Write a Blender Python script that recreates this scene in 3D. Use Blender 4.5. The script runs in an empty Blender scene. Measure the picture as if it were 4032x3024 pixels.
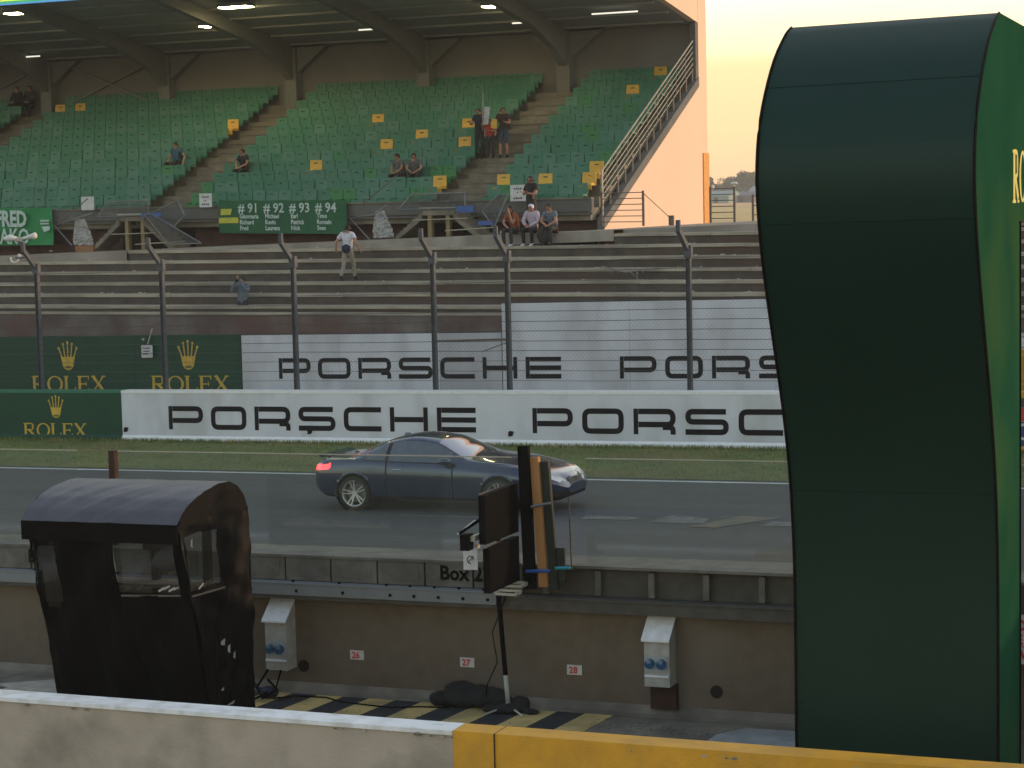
import bpy, bmesh, math, random
from mathutils import Vector, Matrix
random.seed(7)
S = bpy.context.scene
COL = S.collection
R = math.radians

# ------------------------------------------------------------------ camera
cam_d = bpy.data.cameras.new('camera')
cam = bpy.data.objects.new('camera', cam_d); COL.objects.link(cam)
head, pitch, roll = R(114.2843), R(5.1968), R(1.2887)
Fw = Vector((math.cos(head) * math.cos(pitch), math.sin(head) * math.cos(pitch), -math.sin(pitch)))
R0 = Vector((math.sin(head), -math.cos(head), 0)); U0 = R0.cross(Fw)
rt = R0 * math.cos(roll) - U0 * math.sin(roll); up = R0 * math.sin(roll) + U0 * math.cos(roll)
M = Matrix.Identity(4)
for i in range(3):
    M[i][0] = rt[i]; M[i][1] = up[i]; M[i][2] = -Fw[i]
M.translation = Vector((0, 0, 6.1))
cam.matrix_world = M
cam_d.sensor_width = 36; cam_d.lens = 36 * 8000 / 4032
cam_d.clip_start = 0.1; cam_d.clip_end = 8000
S.camera = cam

# ------------------------------------------------------------------ world, sun, exposure
SUN_HEAD, SUN_EL, VEIL = 35.0, 5.0, 1.25          # direction the light comes from, degrees from +X towards +Y
w = bpy.data.worlds.new('World'); S.world = w; w.use_nodes = True
nt = w.node_tree; nt.nodes.clear()
sky = nt.nodes.new('ShaderNodeTexSky'); sky.sky_type = 'NISHITA'; sky.sun_disc = False
sky.sun_elevation = R(SUN_EL); sky.sun_rotation = R(90 - SUN_HEAD)
sky.air_density = 1.0; sky.dust_density = 1.0; sky.ozone_density = 1.5; sky.altitude = 50
bg = nt.nodes.new('ShaderNodeBackground'); bg.inputs[1].default_value = 0.15
wo = nt.nodes.new('ShaderNodeOutputWorld')
nt.links.new(sky.outputs[0], bg.inputs[0])
# thin evening cloud veil: brightest towards the sun, peach bank at the horizon, cream above, grey added higher up to make the ambient light less blue
tc = nt.nodes.new('ShaderNodeTexCoord'); sx = nt.nodes.new('ShaderNodeSeparateXYZ'); nt.links.new(tc.outputs['Generated'], sx.inputs[0])
rp = nt.nodes.new('ShaderNodeValToRGB'); cr = rp.color_ramp
for i, (p, c) in enumerate(((0.0, (.42, .255, .13)), (.040, (.42, .265, .14)), (.0735, (.43, .29, .155)), (.0765, (.48, .36, .20)), (.11, (.60, .52, .33)), (.2, (.60, .58, .48)), (.6, (.29, .295, .31)))):
    e = cr.elements[i] if i < 2 else cr.elements.new(p); e.position = p; e.color = (*c, 1)
cn = nt.nodes.new('ShaderNodeTexNoise'); cn.inputs['Scale'].default_value = 5; cn.inputs['Detail'].default_value = 5
cmp_ = nt.nodes.new('ShaderNodeMapping'); cmp_.inputs['Scale'].default_value = (1, 1, 6); nt.links.new(tc.outputs['Generated'], cmp_.inputs[0]); nt.links.new(cmp_.outputs[0], cn.inputs['Vector'])
cma = nt.nodes.new('ShaderNodeMath'); cma.operation = 'MULTIPLY_ADD'; cma.inputs[1].default_value = .022; nt.links.new(cn.outputs['Fac'], cma.inputs[0]); nt.links.new(sx.outputs['Z'], cma.inputs[2])
nt.links.new(cma.outputs[0], rp.inputs['Fac'])
bg2 = nt.nodes.new('ShaderNodeBackground'); nt.links.new(rp.outputs[0], bg2.inputs[0]); bg2.inputs[1].default_value = VEIL
dt = nt.nodes.new('ShaderNodeVectorMath'); dt.operation = 'DOT_PRODUCT'; nt.links.new(tc.outputs['Generated'], dt.inputs[0])
dt.inputs[1].default_value = (math.cos(R(68)), math.sin(R(68)), 0)
m1 = nt.nodes.new('ShaderNodeMapRange'); m1.interpolation_type = 'SMOOTHSTEP'; m1.inputs['From Min'].default_value = -.1; m1.inputs['From Max'].default_value = .8; m1.inputs['To Min'].default_value = .45; nt.links.new(dt.outputs['Value'], m1.inputs['Value'])
m2 = nt.nodes.new('ShaderNodeMapRange'); m2.interpolation_type = 'SMOOTHSTEP'; m2.inputs['From Min'].default_value = .6; m2.inputs['From Max'].default_value = .12; m2.inputs['To Min'].default_value = .55; nt.links.new(sx.outputs['Z'], m2.inputs['Value'])
mm = nt.nodes.new('ShaderNodeMath'); mm.operation = 'MULTIPLY'; nt.links.new(m1.outputs[0], mm.inputs[0]); nt.links.new(m2.outputs[0], mm.inputs[1])
mxs = nt.nodes.new('ShaderNodeMixShader'); nt.links.new(mm.outputs[0], mxs.inputs[0]); nt.links.new(bg.outputs[0], mxs.inputs[1]); nt.links.new(bg2.outputs[0], mxs.inputs[2])
nt.links.new(mxs.outputs[0], wo.inputs[0])
sd = bpy.data.lights.new('sun', 'SUN'); sd.energy = 1.0; sd.angle = R(4); sd.color = (1.0, 0.62, 0.36)
sun = bpy.data.objects.new('sun', sd); COL.objects.link(sun)
sdir = Vector((math.cos(R(SUN_HEAD)) * math.cos(R(SUN_EL)), math.sin(R(SUN_HEAD)) * math.cos(R(SUN_EL)), math.sin(R(SUN_EL))))
sun.rotation_euler = sdir.to_track_quat('Z', 'Y').to_euler(); sun.location = (40, 60, 60)
S.view_settings.view_transform = 'Standard'; S.view_settings.look = 'None'
S.view_settings.gamma = 1; S.view_settings.use_curve_mapping = False
S.view_settings.exposure = 1.4
S.cycles.max_bounces = 6; S.cycles.transparent_max_bounces = 12
S.cycles.use_denoising = True

# ------------------------------------------------------------------ track frame (the straight climbs 1.5 % to the right)
G, K, X0 = 0.01512, 0.01567, -19.33
def T(x, y, z):
    return (x - K * y, y + K * x, z + G * (x - X0))
def W(x, y, z):
    return (x, y, z)

# ------------------------------------------------------------------ materials
def mat(name, c, rough=0.7, metal=0.0, c2=None, scale=8.0, det=4.0, bump=0.0, bscale=40.0, coat=0.0,
        big=None, bigscale=0.4, bigamt=0.5, emit=0.0, spec=0.5, stretch=None, trans=0.0):
    m = bpy.data.materials.new(name); m.use_nodes = True
    n = m.node_tree; b = n.nodes['Principled BSDF']; L = n.links.new
    b.inputs['Roughness'].default_value = rough; b.inputs['Metallic'].default_value = metal
    b.inputs['Coat Weight'].default_value = coat; b.inputs['Specular IOR Level'].default_value = spec
    b.inputs['Base Color'].default_value = (*c, 1)
    geo = n.nodes.new('ShaderNodeNewGeometry')
    src = geo.outputs['Position']
    if stretch:
        mp = n.nodes.new('ShaderNodeMapping'); mp.inputs['Scale'].default_value = stretch
        L(src, mp.inputs['Vector']); src = mp.outputs[0]
    out = None
    if c2 is None: c2 = tuple(v * 0.82 for v in c)
    nz = n.nodes.new('ShaderNodeTexNoise'); nz.inputs['Scale'].default_value = scale; nz.inputs['Detail'].default_value = det
    L(src, nz.inputs['Vector'])
    rp = n.nodes.new('ShaderNodeValToRGB'); rp.color_ramp.elements[0].position = 0.35; rp.color_ramp.elements[1].position = 0.65
    rp.color_ramp.elements[0].color = (*c2, 1); rp.color_ramp.elements[1].color = (*c, 1)
    L(nz.outputs['Fac'], rp.inputs['Fac']); out = rp.outputs[0]
    if big:
        n2 = n.nodes.new('ShaderNodeTexNoise'); n2.inputs['Scale'].default_value = bigscale; n2.inputs['Detail'].default_value = 6
        L(src, n2.inputs['Vector'])
        r2 = n.nodes.new('ShaderNodeValToRGB'); r2.color_ramp.elements[0].position = 0.46; r2.color_ramp.elements[1].position = 0.64
        r2.color_ramp.elements[0].color = (0, 0, 0, 1); r2.color_ramp.elements[1].color = (bigamt, bigamt, bigamt, 1)
        L(n2.outputs['Fac'], r2.inputs['Fac'])
        mx = n.nodes.new('ShaderNodeMix'); mx.data_type = 'RGBA'
        L(r2.outputs[0], mx.inputs['Factor']); L(out, mx.inputs['A']); mx.inputs['B'].default_value = (*big, 1)
        out = mx.outputs['Result']
    L(out, b.inputs['Base Color'])
    if bump:
        n3 = n.nodes.new('ShaderNodeTexNoise'); n3.inputs['Scale'].default_value = bscale; n3.inputs['Detail'].default_value = 5
        L(src, n3.inputs['Vector'])
        bp = n.nodes.new('ShaderNodeBump'); bp.inputs['Strength'].default_value = bump; bp.inputs['Distance'].default_value = 0.02
        L(n3.outputs['Fac'], bp.inputs['Height']); L(bp.outputs[0], b.inputs['Normal'])
    if emit:
        b.inputs['Emission Color'].default_value = (*c, 1); b.inputs['Emission Strength'].default_value = emit
    if trans:
        b.inputs['Transmission Weight'].default_value = trans
    return m

def glass_mat(name, tint, haze, hazecol, gloss=0.05, rough=0.05):
    """a pane: mostly clear, a dusty film on it, and a reflection"""
    m = bpy.data.materials.new(name); m.use_nodes = True
    n = m.node_tree; n.nodes.clear(); L = n.links.new
    tr = n.nodes.new('ShaderNodeBsdfTransparent'); tr.inputs[0].default_value = (*tint, 1)
    df = n.nodes.new('ShaderNodeBsdfDiffuse')
    df.inputs[0].default_value = (*hazecol, 1)
    gl = n.nodes.new('ShaderNodeBsdfGlossy'); gl.inputs['Roughness'].default_value = rough
    geo = n.nodes.new('ShaderNodeNewGeometry')
    nz = n.nodes.new('ShaderNodeTexNoise'); nz.inputs['Scale'].default_value = 2.0; nz.inputs['Detail'].default_value = 6
    L(geo.outputs['Position'], nz.inputs['Vector'])
    mr = n.nodes.new('ShaderNodeMapRange'); mr.inputs['To Min'].default_value = haze * 0.8; mr.inputs['To Max'].default_value = haze * 1.2
    L(nz.outputs['Fac'], mr.inputs['Value'])
    m1 = n.nodes.new('ShaderNodeMixShader'); L(mr.outputs[0], m1.inputs[0]); L(tr.outputs[0], m1.inputs[1]); L(df.outputs[0], m1.inputs[2])
    m2 = n.nodes.new('ShaderNodeMixShader'); m2.inputs[0].default_value = gloss
    L(m1.outputs[0], m2.inputs[1]); L(gl.outputs[0], m2.inputs[2])
    o = n.nodes.new('ShaderNodeOutputMaterial'); L(m2.outputs[0], o.inputs[0])
    return m

Mt = dict(
    asphalt=mat('asphalt', (.088, .091, .092), .85, c2=(.044, .047, .050), scale=30, det=8, bump=.4, bscale=90, big=(.040, .042, .044), bigscale=.9, bigamt=.55, stretch=(.08, 1, 1)),
    asphalt_lane=mat('lane_asphalt', (.06, .06, .06), .85, bump=.2),
    white_paint=mat('white_paint', (.62, .64, .66), .6, c2=(.5, .52, .54), scale=4, big=(.38, .38, .37), bigscale=1.4, bigamt=.5),
    ad_white=mat('ad_white', (.64, .66, .72), .55, c2=(.58, .60, .66), scale=1.2, bump=.05, big=(.46, .47, .49), bigscale=1.0, bigamt=.8, stretch=(1, 1, .5)),
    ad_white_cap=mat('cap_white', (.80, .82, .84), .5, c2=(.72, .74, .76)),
    ad_white_dull=mat('ad_white_dull', (.47, .48, .52), .6, c2=(.40, .41, .44), scale=1.2, big=(.30, .30, .32), bigscale=.8, bigamt=.65, stretch=(1, 1, .3)),
    ad_green=mat('ad_green', (.003, .058, .030), .55, c2=(.002, .046, .024), scale=2, spec=.35),
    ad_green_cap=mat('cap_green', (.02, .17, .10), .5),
    ink=mat('ink', (.010, .010, .014), .6, spec=.15),
    gold=mat('gold_print', (.64, .43, .05), .55, c2=(.50, .33, .04), scale=6),
    gold_dark=mat('gold_dark', (.12, .11, .03), .55),
    soil=mat('soil', (.06, .055, .03), .95, bump=.3),
    grass=mat('grass', (.15, .18, .055), .9, c2=(.10, .135, .04), scale=3, bump=.6, bscale=60, big=(.13, .12, .045), bigscale=.55, bigamt=.8, stretch=(.5, 1, 1)),
    blade=mat('grass_blade', (.19, .23, .065), .8, c2=(.11, .155, .04), scale=2, big=(.30, .25, .11), bigscale=.55, bigamt=.8),
    field=mat('field', (.62, .42, .15), .95, c2=(.52, .36, .13), scale=.05, big=(.58, .36, .18), bigscale=.008, bigamt=.8, stretch=(.2, 1, 1)),
    tread=mat('terrace_tread', (.44, .39, .31), .9, c2=(.30, .265, .21), scale=2.5, bump=.3, big=(.18, .16, .13), bigscale=.8, bigamt=.7, stretch=(.4, 1, 1)),  # paler than the concrete: light on the tread edges put into the colour
    riser=mat('terrace_riser', (.092, .080, .064), .92, c2=(.058, .05, .04), scale=2.2, bump=.3, big=(.085, .05, .038), bigscale=.35, bigamt=.7),  # darker than the concrete: shade under the tread lip put into the colour
    walkway=mat('walkway_concrete', (.36, .33, .29), .9, c2=(.22, .2, .17), scale=1.2, bump=.2, big=(.16, .14, .12), bigscale=.3, bigamt=.7),
    stained=mat('stained_wall', (.19, .17, .155), .9, c2=(.10, .072, .066), scale=.9, bump=.25, big=(.13, .07, .06), bigscale=.55, bigamt=.9),
    brick=mat('brick_base', (.12, .062, .05), .92, c2=(.075, .045, .038), scale=3, bump=.3, big=(.06, .045, .04), bigscale=.4, bigamt=.7),
    beam=mat('grey_beam', (.15, .15, .145), .85, c2=(.11, .11, .105), scale=2, big=(.08, .078, .07), bigscale=.5, bigamt=.6),
    deck=mat('stand_step', (.24, .215, .165), .9, c2=(.17, .15, .115), scale=2.5, big=(.11, .10, .08), bigscale=.6, bigamt=.6),
    backwall=mat('back_wall', (.185, .176, .166), .92, c2=(.165, .157, .148), scale=.8, bump=.1, big=(.21, .195, .17), bigscale=.25, bigamt=.6),
    steel_dark=mat('dark_steel', (.20, .205, .195), .8, .0, c2=(.17, .175, .168)),
    ceiling=mat('ceiling_deck', (.34, .345, .33), .75, c2=(.29, .295, .285), scale=.6, big=(.26, .265, .255), bigscale=.2, bigamt=.5),
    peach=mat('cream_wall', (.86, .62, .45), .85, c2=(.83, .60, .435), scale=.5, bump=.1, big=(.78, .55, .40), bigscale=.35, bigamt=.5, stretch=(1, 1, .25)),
    orange=mat('orange_panel', (.75, .34, .08), .7),
    rail=mat('painted_rail', (.42, .39, .30), .6, c2=(.33, .31, .25)),
    rail_dark=mat('rail_weathered', (.14, .11, .09), .7),
    galv=mat('galvanised', (.22, .235, .25), .5, .5, c2=(.16, .17, .18), scale=6),
    post=mat('fence_post', (.085, .095, .11), .7, .0, c2=(.065, .072, .085), scale=6),
    wire=mat('fence_wire', (.10, .105, .115), .6, .4),
    seat_a=mat('seat_green', (.040, .18, .112), .6, c2=(.034, .16, .098), scale=1.5, big=(.075, .20, .145), bigscale=.3, bigamt=.5),
    seat_b=mat('seat_green_faded', (.075, .205, .15), .6, c2=(.06, .18, .13), scale=1.5),
    seat_c=mat('seat_green_bright', (.025, .20, .06), .5),
    seat_y=mat('seat_yellow', (.72, .42, .05), .5),
    pitwall=mat('pit_wall', (.155, .118, .082), .92, c2=(.128, .098, .068), scale=5, bump=.35, bscale=60, big=(.175, .145, .11), bigscale=.5, bigamt=.6),
    cove=mat('platform_concrete', (.25, .225, .185), .92, c2=(.19, .17, .14), scale=3, bump=.5, bscale=18, big=(.11, .098, .08), bigscale=1.3, bigamt=.8),
    block=mat('barrier_concrete', (.17, .163, .142), .88, c2=(.12, .116, .10), scale=5, bump=.25, big=(.07, .068, .06), bigscale=1.2, bigamt=.6),
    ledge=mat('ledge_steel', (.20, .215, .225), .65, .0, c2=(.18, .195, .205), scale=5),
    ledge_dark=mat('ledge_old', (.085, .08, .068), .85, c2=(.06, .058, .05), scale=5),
    hatch_y=mat('hatch_yellow', (.68, .50, .20), .8, c2=(.56, .42, .17), scale=5, big=(.22, .18, .09), bigscale=2.5, bigamt=.6),
    hatch_k=mat('hatch_black', (.022, .025, .030), .8, c2=(.035, .037, .04), scale=6),
    fw_white=mat('parapet_white', (.90, .90, .91), .5, c2=(.84, .84, .85), scale=3, big=(.52, .48, .40), bigscale=4.2, bigamt=.5),
    fw_face=mat('parapet_render', (.50, .42, .335), .9, c2=(.44, .37, .29), scale=3, bump=.3, bscale=30, big=(.26, .22, .175), bigscale=1.1, bigamt=.8),
    fw_yellow=mat('parapet_yellow', (.78, .38, .025), .6, c2=(.68, .33, .02), scale=3, bump=.25, big=(.50, .26, .04), bigscale=2.5, bigamt=.5),
    tarp=mat('black_tarp', (.006, .006, .007), .5, c2=(.003, .003, .0035), scale=3, bump=.9, bscale=5, spec=.05),
    tarp_roof=mat('tarp_roof_sky_sheen', (.075, .075, .092), .45, c2=(.055, .055, .07), scale=3, bump=.3, bscale=5),  # black sheeting made paler, sky sheen put into the roof colour
    plywood=mat('weathered_ply', (.48, .45, .40), .8, c2=(.36, .33, .28), scale=4),
    metal_plate=mat('metal_plate', (.40, .43, .45), .5, .1, c2=(.30, .33, .35), scale=6, big=(.22, .24, .24), bigscale=2, bigamt=.4),
    box_white=mat('box_lid', (.80, .82, .86), .45),
    box_grey=mat('box_body', (.42, .41, .38), .6, c2=(.32, .31, .29), scale=8),
    rust=mat('rusty_plate', (.055, .022, .014), .9, c2=(.035, .016, .011), scale=8),
    socket=mat('socket_blue', (.02, .10, .22), .4),
    socket_lid=mat('socket_cap', (.22, .32, .42), .3),
    label=mat('label_white', (.62, .60, .55), .6), red=mat('print_red', (.62, .06, .05), .6),
    paper=mat('paper_white', (.62, .62, .63), .7),
    print_dark=mat('print_dark', (.06, .06, .07), .7),
    timber=mat('timber', (.42, .21, .075), .8, c2=(.34, .165, .06), scale=6, bump=.2, stretch=(1, 1, .1)),
    black=mat('black_metal', (.008, .008, .009), .6, spec=0.02), black_soft=mat('black_cloth', (.016, .015, .015), .9, bump=.5, bscale=14),
    dark_green=mat('dark_green_board', (.016, .022, .016), .7),
    alu=mat('aluminium', (.55, .54, .50), .4, .5), blue=mat('blue_tape', (.02, .10, .42), .5), cyan=mat('cyan_strap', (.02, .30, .42), .5),
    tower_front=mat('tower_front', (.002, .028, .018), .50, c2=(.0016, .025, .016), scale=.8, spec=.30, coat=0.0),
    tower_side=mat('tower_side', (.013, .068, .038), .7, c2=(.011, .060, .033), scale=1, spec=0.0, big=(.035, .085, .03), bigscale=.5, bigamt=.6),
    tower_trim=mat('tower_trim', (.006, .006, .006), .6, spec=.05),
    gold_bright=mat('gold_letter', (.60, .56, .09), .5),
    car=mat('car_paint', (.020, .040, .092), .20, .4, c2=(.018, .036, .085), scale=.5, coat=1.0, spec=.6),
    car_black=mat('car_trim', (.010, .010, .011), .5), tyre=mat('tyre', (.016, .016, .016), .85),
    rim=mat('wheel_rim', (.75, .75, .72), .4, .6), chrome=mat('chrome', (.7, .7, .7), .15, 1.0),
    tail=mat('tail_light', (.95, .03, .035), .25, emit=2.4), head=mat('head_light', (.6, .62, .6), .08, .3, coat=1),
    window=mat('car_glass', (.09, .11, .12), .05, .45, spec=1.0, coat=1.0),
    windscreen=mat('reflective_windscreen', (.42, .42, .46), .06, .85, scale=.3),
    skin=mat('skin', (.42, .22, .15), .6), hair=mat('hair_dark', (.02, .014, .01), .8),
    leaf_a=mat('leaf_dark', (.11, .13, .08), .8, spec=.1), leaf_b=mat('leaf_mid', (.15, .17, .10), .8, spec=.1), bark=mat('bark', (.06, .045, .035), .9),
    shed=mat('shed_roof', (.24, .33, .32), .7), shed_wall=mat('shed_wall', (.16, .15, .17), .8),
    lamp=mat('lamp_glow', (1.0, .80, .38), .5, emit=20), tube=mat('tube_pale', (.75, .72, .6), .5, emit=.5), lamp_case=mat('lamp_case', (.25, .25, .24), .5),
    ban_green=mat('banner_green', (.012, .11, .045), .7, c2=(.009, .085, .035), scale=1.5),
    ban_bright=mat('banner_bright_green', (.012, .24, .07), .65, c2=(.01, .19, .055), scale=1.2),
    ban_print=mat('banner_print', (.50, .62, .60), .7, c2=(.4, .52, .5), scale=4), ban_yellow=mat('banner_yellow', (.52, .52, .06), .7),
    plastic=mat('plastic_sheet', (.42, .43, .44), .35, c2=(.3, .3, .31), scale=5, bump=.5, bscale=10),
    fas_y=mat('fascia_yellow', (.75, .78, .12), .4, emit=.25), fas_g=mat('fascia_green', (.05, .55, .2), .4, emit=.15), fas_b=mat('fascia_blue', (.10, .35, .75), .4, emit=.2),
    label_blue=mat('blue_sign', (.03, .10, .36), .5), yellow_ad=mat('yellow_board', (.55, .30, .02), .55), red_ad=mat('red_print', (.55, .04, .03), .5),
    blue_ad=mat('blue_print', (.02, .05, .18), .5), mark_pale=mat('faded_mark', (.17, .17, .17), .8, c2=(.07, .075, .08), scale=6),
    mark_blue=mat('blue_mark', (.030, .038, .065), .8, c2=(.05, .055, .068), scale=5), mark_tan=mat('tan_mark', (.15, .125, .085), .8, c2=(.09, .085, .075), scale=5),
    pole_y=mat('ochre_post', (.26, .20, .10), .8), hole=mat('hole_dark', (.02, .012, .008), .95),
    cam_white=mat('white_housing', (.72, .72, .68), .4),
    glass=glass_mat('screen_glass', (.93, .96, .94), .045, (.42, .43, .38)),
    film=glass_mat('smoky_film', (.36, .36, .34), .16, (.10, .09, .075), .06, .15),
)

# ------------------------------------------------------------------ mesh builder
class MB:
    def __init__(s, tf=None): s.v = []; s.f = []; s.m = []; s.tf = tf or W
    def add(s, vs, fs, mi=0):
        o = len(s.v); s.v += [s.tf(*p) for p in vs]
        for f in fs: s.f.append([o + i for i in f]); s.m.append(mi)
        return s
    def box(s, x0, x1, y0, y1, z0, z1, mi=0):
        vs = [(x, y, z) for z in (z0, z1) for y in (y0, y1) for x in (x0, x1)]
        return s.add(vs, [(0, 2, 3, 1), (4, 5, 7, 6), (0, 1, 5, 4), (2, 6, 7, 3), (0, 4, 6, 2), (1, 3, 7, 5)], mi)
    def bar(s, p, q, a, b=None, mi=0, upv=(0, 0, 1)):
        """a box beam of section a x b from p to q"""
        b = b or a; p = Vector(p); q = Vector(q); d = (q - p).normalized()
        u = Vector(upv)
        if abs(d.dot(u)) > .98: u = Vector((0, 1, 0))
        sx = d.cross(u).normalized() * a / 2; sy = sx.cross(d).normalized() * b / 2
        vs = [tuple(c + i * sx + j * sy) for c in (p, q) for i, j in ((-1, -1), (1, -1), (1, 1), (-1, 1))]
        return s.add(vs, [(3, 2, 1, 0), (4, 5, 6, 7), (0, 1, 5, 4), (1, 2, 6, 5), (2, 3, 7, 6), (3, 0, 4, 7)], mi)
    def tube(s, pts, r, n=6, mi=0):
        pts = [Vector(p) for p in pts]; rs = r if isinstance(r, (list, tuple)) else [r] * len(pts)
        vs = []; fs = []
        for i, p in enumerate(pts):
            d = (pts[min(i + 1, len(pts) - 1)] - pts[max(i - 1, 0)]).normalized()
            u = Vector((0, 0, 1)) if abs(d.z) < .9 else Vector((0, 1, 0))
            a = d.cross(u).normalized(); b = a.cross(d).normalized()
            for k in range(n):
                t = 2 * math.pi * k / n
                vs.append(tuple(p + (a * math.cos(t) + b * math.sin(t)) * rs[i]))
        for i in range(len(pts) - 1):
            for k in range(n):
                fs.append((i * n + k, i * n + (k + 1) % n, (i + 1) * n + (k + 1) % n, (i + 1) * n + k))
        fs.append(tuple(range(n))[::-1]); fs.append(tuple(range((len(pts) - 1) * n, len(pts) * n)))
        return s.add(vs, fs, mi)
    def prism(s, poly, axis, a0, a1, mi=0):
        """poly: 2D points; axis 'x': (y,z) extruded in x; 'y': (x,z); 'z': (x,y)"""
        def P(p, a):
            return {'x': (a, p[0], p[1]), 'y': (p[0], a, p[1]), 'z': (p[0], p[1], a)}[axis]
        n = len(poly); vs = [P(p, a0) for p in poly] + [P(p, a1) for p in poly]
        fs = [tuple(range(n))[::-1], tuple(range(n, 2 * n))] + [(i, (i + 1) % n, n + (i + 1) % n, n + i) for i in range(n)]
        return s.add(vs, fs, mi)
    def ball(s, c, rx, ry, rz, nu=10, nv=6, mi=0):
        vs = [(c[0], c[1], c[2] - rz)]
        for j in range(1, nv):
            t = -math.pi / 2 + math.pi * j / nv
            for i in range(nu):
                a = 2 * math.pi * i / nu
                vs.append((c[0] + rx * math.cos(t) * math.cos(a), c[1] + ry * math.cos(t) * math.sin(a), c[2] + rz * math.sin(t)))
        vs.append((c[0], c[1], c[2] + rz)); fs = []
        for i in range(nu): fs.append((0, 1 + (i + 1) % nu, 1 + i))
        for j in range(nv - 2):
            for i in range(nu):
                a = 1 + j * nu + i; b = 1 + j * nu + (i + 1) % nu
                fs.append((a, b, b + nu, a + nu))
        o = 1 + (nv - 2) * nu
        for i in range(nu): fs.append((o + i, o + (i + 1) % nu, len(vs) - 1))
        return s.add(vs, fs, mi)

WL = {}
def mesh_of(name, mb, mats, off, smooth=False):
    me = bpy.data.meshes.new(name)
    me.from_pydata([(v[0] - off[0], v[1] - off[1], v[2] - off[2]) for v in mb.v], [], mb.f)
    if not isinstance(mats, (list, tuple)): mats = [mats]
    for m in mats: me.materials.append(Mt[m] if isinstance(m, str) else m)
    me.polygons.foreach_set('material_index', mb.m)
    if smooth: me.polygons.foreach_set('use_smooth', [True] * len(me.polygons))
    me.update(); return me
def build(name, mb, mats, parent=None, smooth=False, at=None, kind=None):
    off = WL[parent] if parent else Vector(at if at else (0, 0, 0))
    o = bpy.data.objects.new(name, mesh_of(name, mb, mats, off, smooth)); COL.objects.link(o)
    if parent: o.parent = parent
    else: o.location = off
    WL[o] = off
    if kind: o['kind'] = kind
    return o
def tag(o, label, cat, group=None):
    o['label'] = label; o['category'] = cat
    if group: o['group'] = group
    return o
def empty(name, loc, label, cat, group=None):
    o = bpy.data.objects.new(name, None); o.location = loc; o.empty_display_size = .2; COL.objects.link(o)
    WL[o] = Vector(loc); return tag(o, label, cat, group)
def copy_tree(o, parent=None, loc=None):
    c = o.copy(); COL.objects.link(c)
    if parent: c.parent = parent
    if loc is not None: c.location = loc
    for ch in list(o.children): copy_tree(ch, c)
    return c
def recalc(o):
    bm = bmesh.new(); bm.from_mesh(o.data); bmesh.ops.recalc_face_normals(bm, faces=bm.faces); bm.to_mesh(o.data); bm.free()

# strokes and lettering -------------------------------------------------------
def fillet(pts, r, n=4):
    out = [Vector(pts[0])]
    for i in range(1, len(pts) - 1):
        a, b, c = Vector(pts[i - 1]), Vector(pts[i]), Vector(pts[i + 1])
        rr = min(r, (a - b).length * .49, (c - b).length * .49)
        p = b + (a - b).normalized() * rr; q = b + (c - b).normalized() * rr
        for k in range(n + 1):
            t = k / n; out.append(p * (1 - t) ** 2 + b * 2 * t * (1 - t) + q * t * t)
    out.append(Vector(pts[-1])); return out
def stroke(mb, pts, th, place, depth=.006, r=0.0, closed=False, mi=0):
    """ribbon of width th along 2D points; place(u, v, d) maps to space"""
    if closed:
        mid = (Vector(pts[0]) + Vector(pts[1])) / 2; pts = [mid] + list(pts[1:]) + [pts[0], mid]
    P = fillet(pts, r) if r else [Vector(p) for p in pts]
    n = len(P); L = []; Rr = []
    for i, p in enumerate(P):
        d0 = (P[i] - P[i - 1]).normalized() if i else None
        d1 = (P[i + 1] - P[i]).normalized() if i < n - 1 and (P[i + 1] - P[i]).length > 1e-6 else None
        if closed and (i == 0 or i == n - 1): d0 = d1 = (P[1] - P[0]).normalized()
        d0 = d0 or d1; d1 = d1 or d0
        n0 = Vector((-d0.y, d0.x)); n1 = Vector((-d1.y, d1.x)); m = (n0 + n1)
        if m.length < 1e-4: m = n0
        m.normalize(); k = th / 2 / max(.4, m.dot(n0))
        L.append(p + m * k); Rr.append(p - m * k)
    vs = [place(*p, depth) for p in L] + [place(*p, depth) for p in Rr] + [place(*p, 0) for p in L] + [place(*p, 0) for p in Rr]
    fs = []
    for i in range(n - 1):
        fs += [(i, i + 1, n + i + 1, n + i), (2 * n + i, 2 * n + i + 1, i + 1, i), (n + i, n + i + 1, 3 * n + i + 1, 3 * n + i)]
    fs += [(0, n, 3 * n, 2 * n), (n - 1, 2 * n - 1, 4 * n - 1, 3 * n - 1)]
    mb.add(vs, fs, mi)
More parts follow.
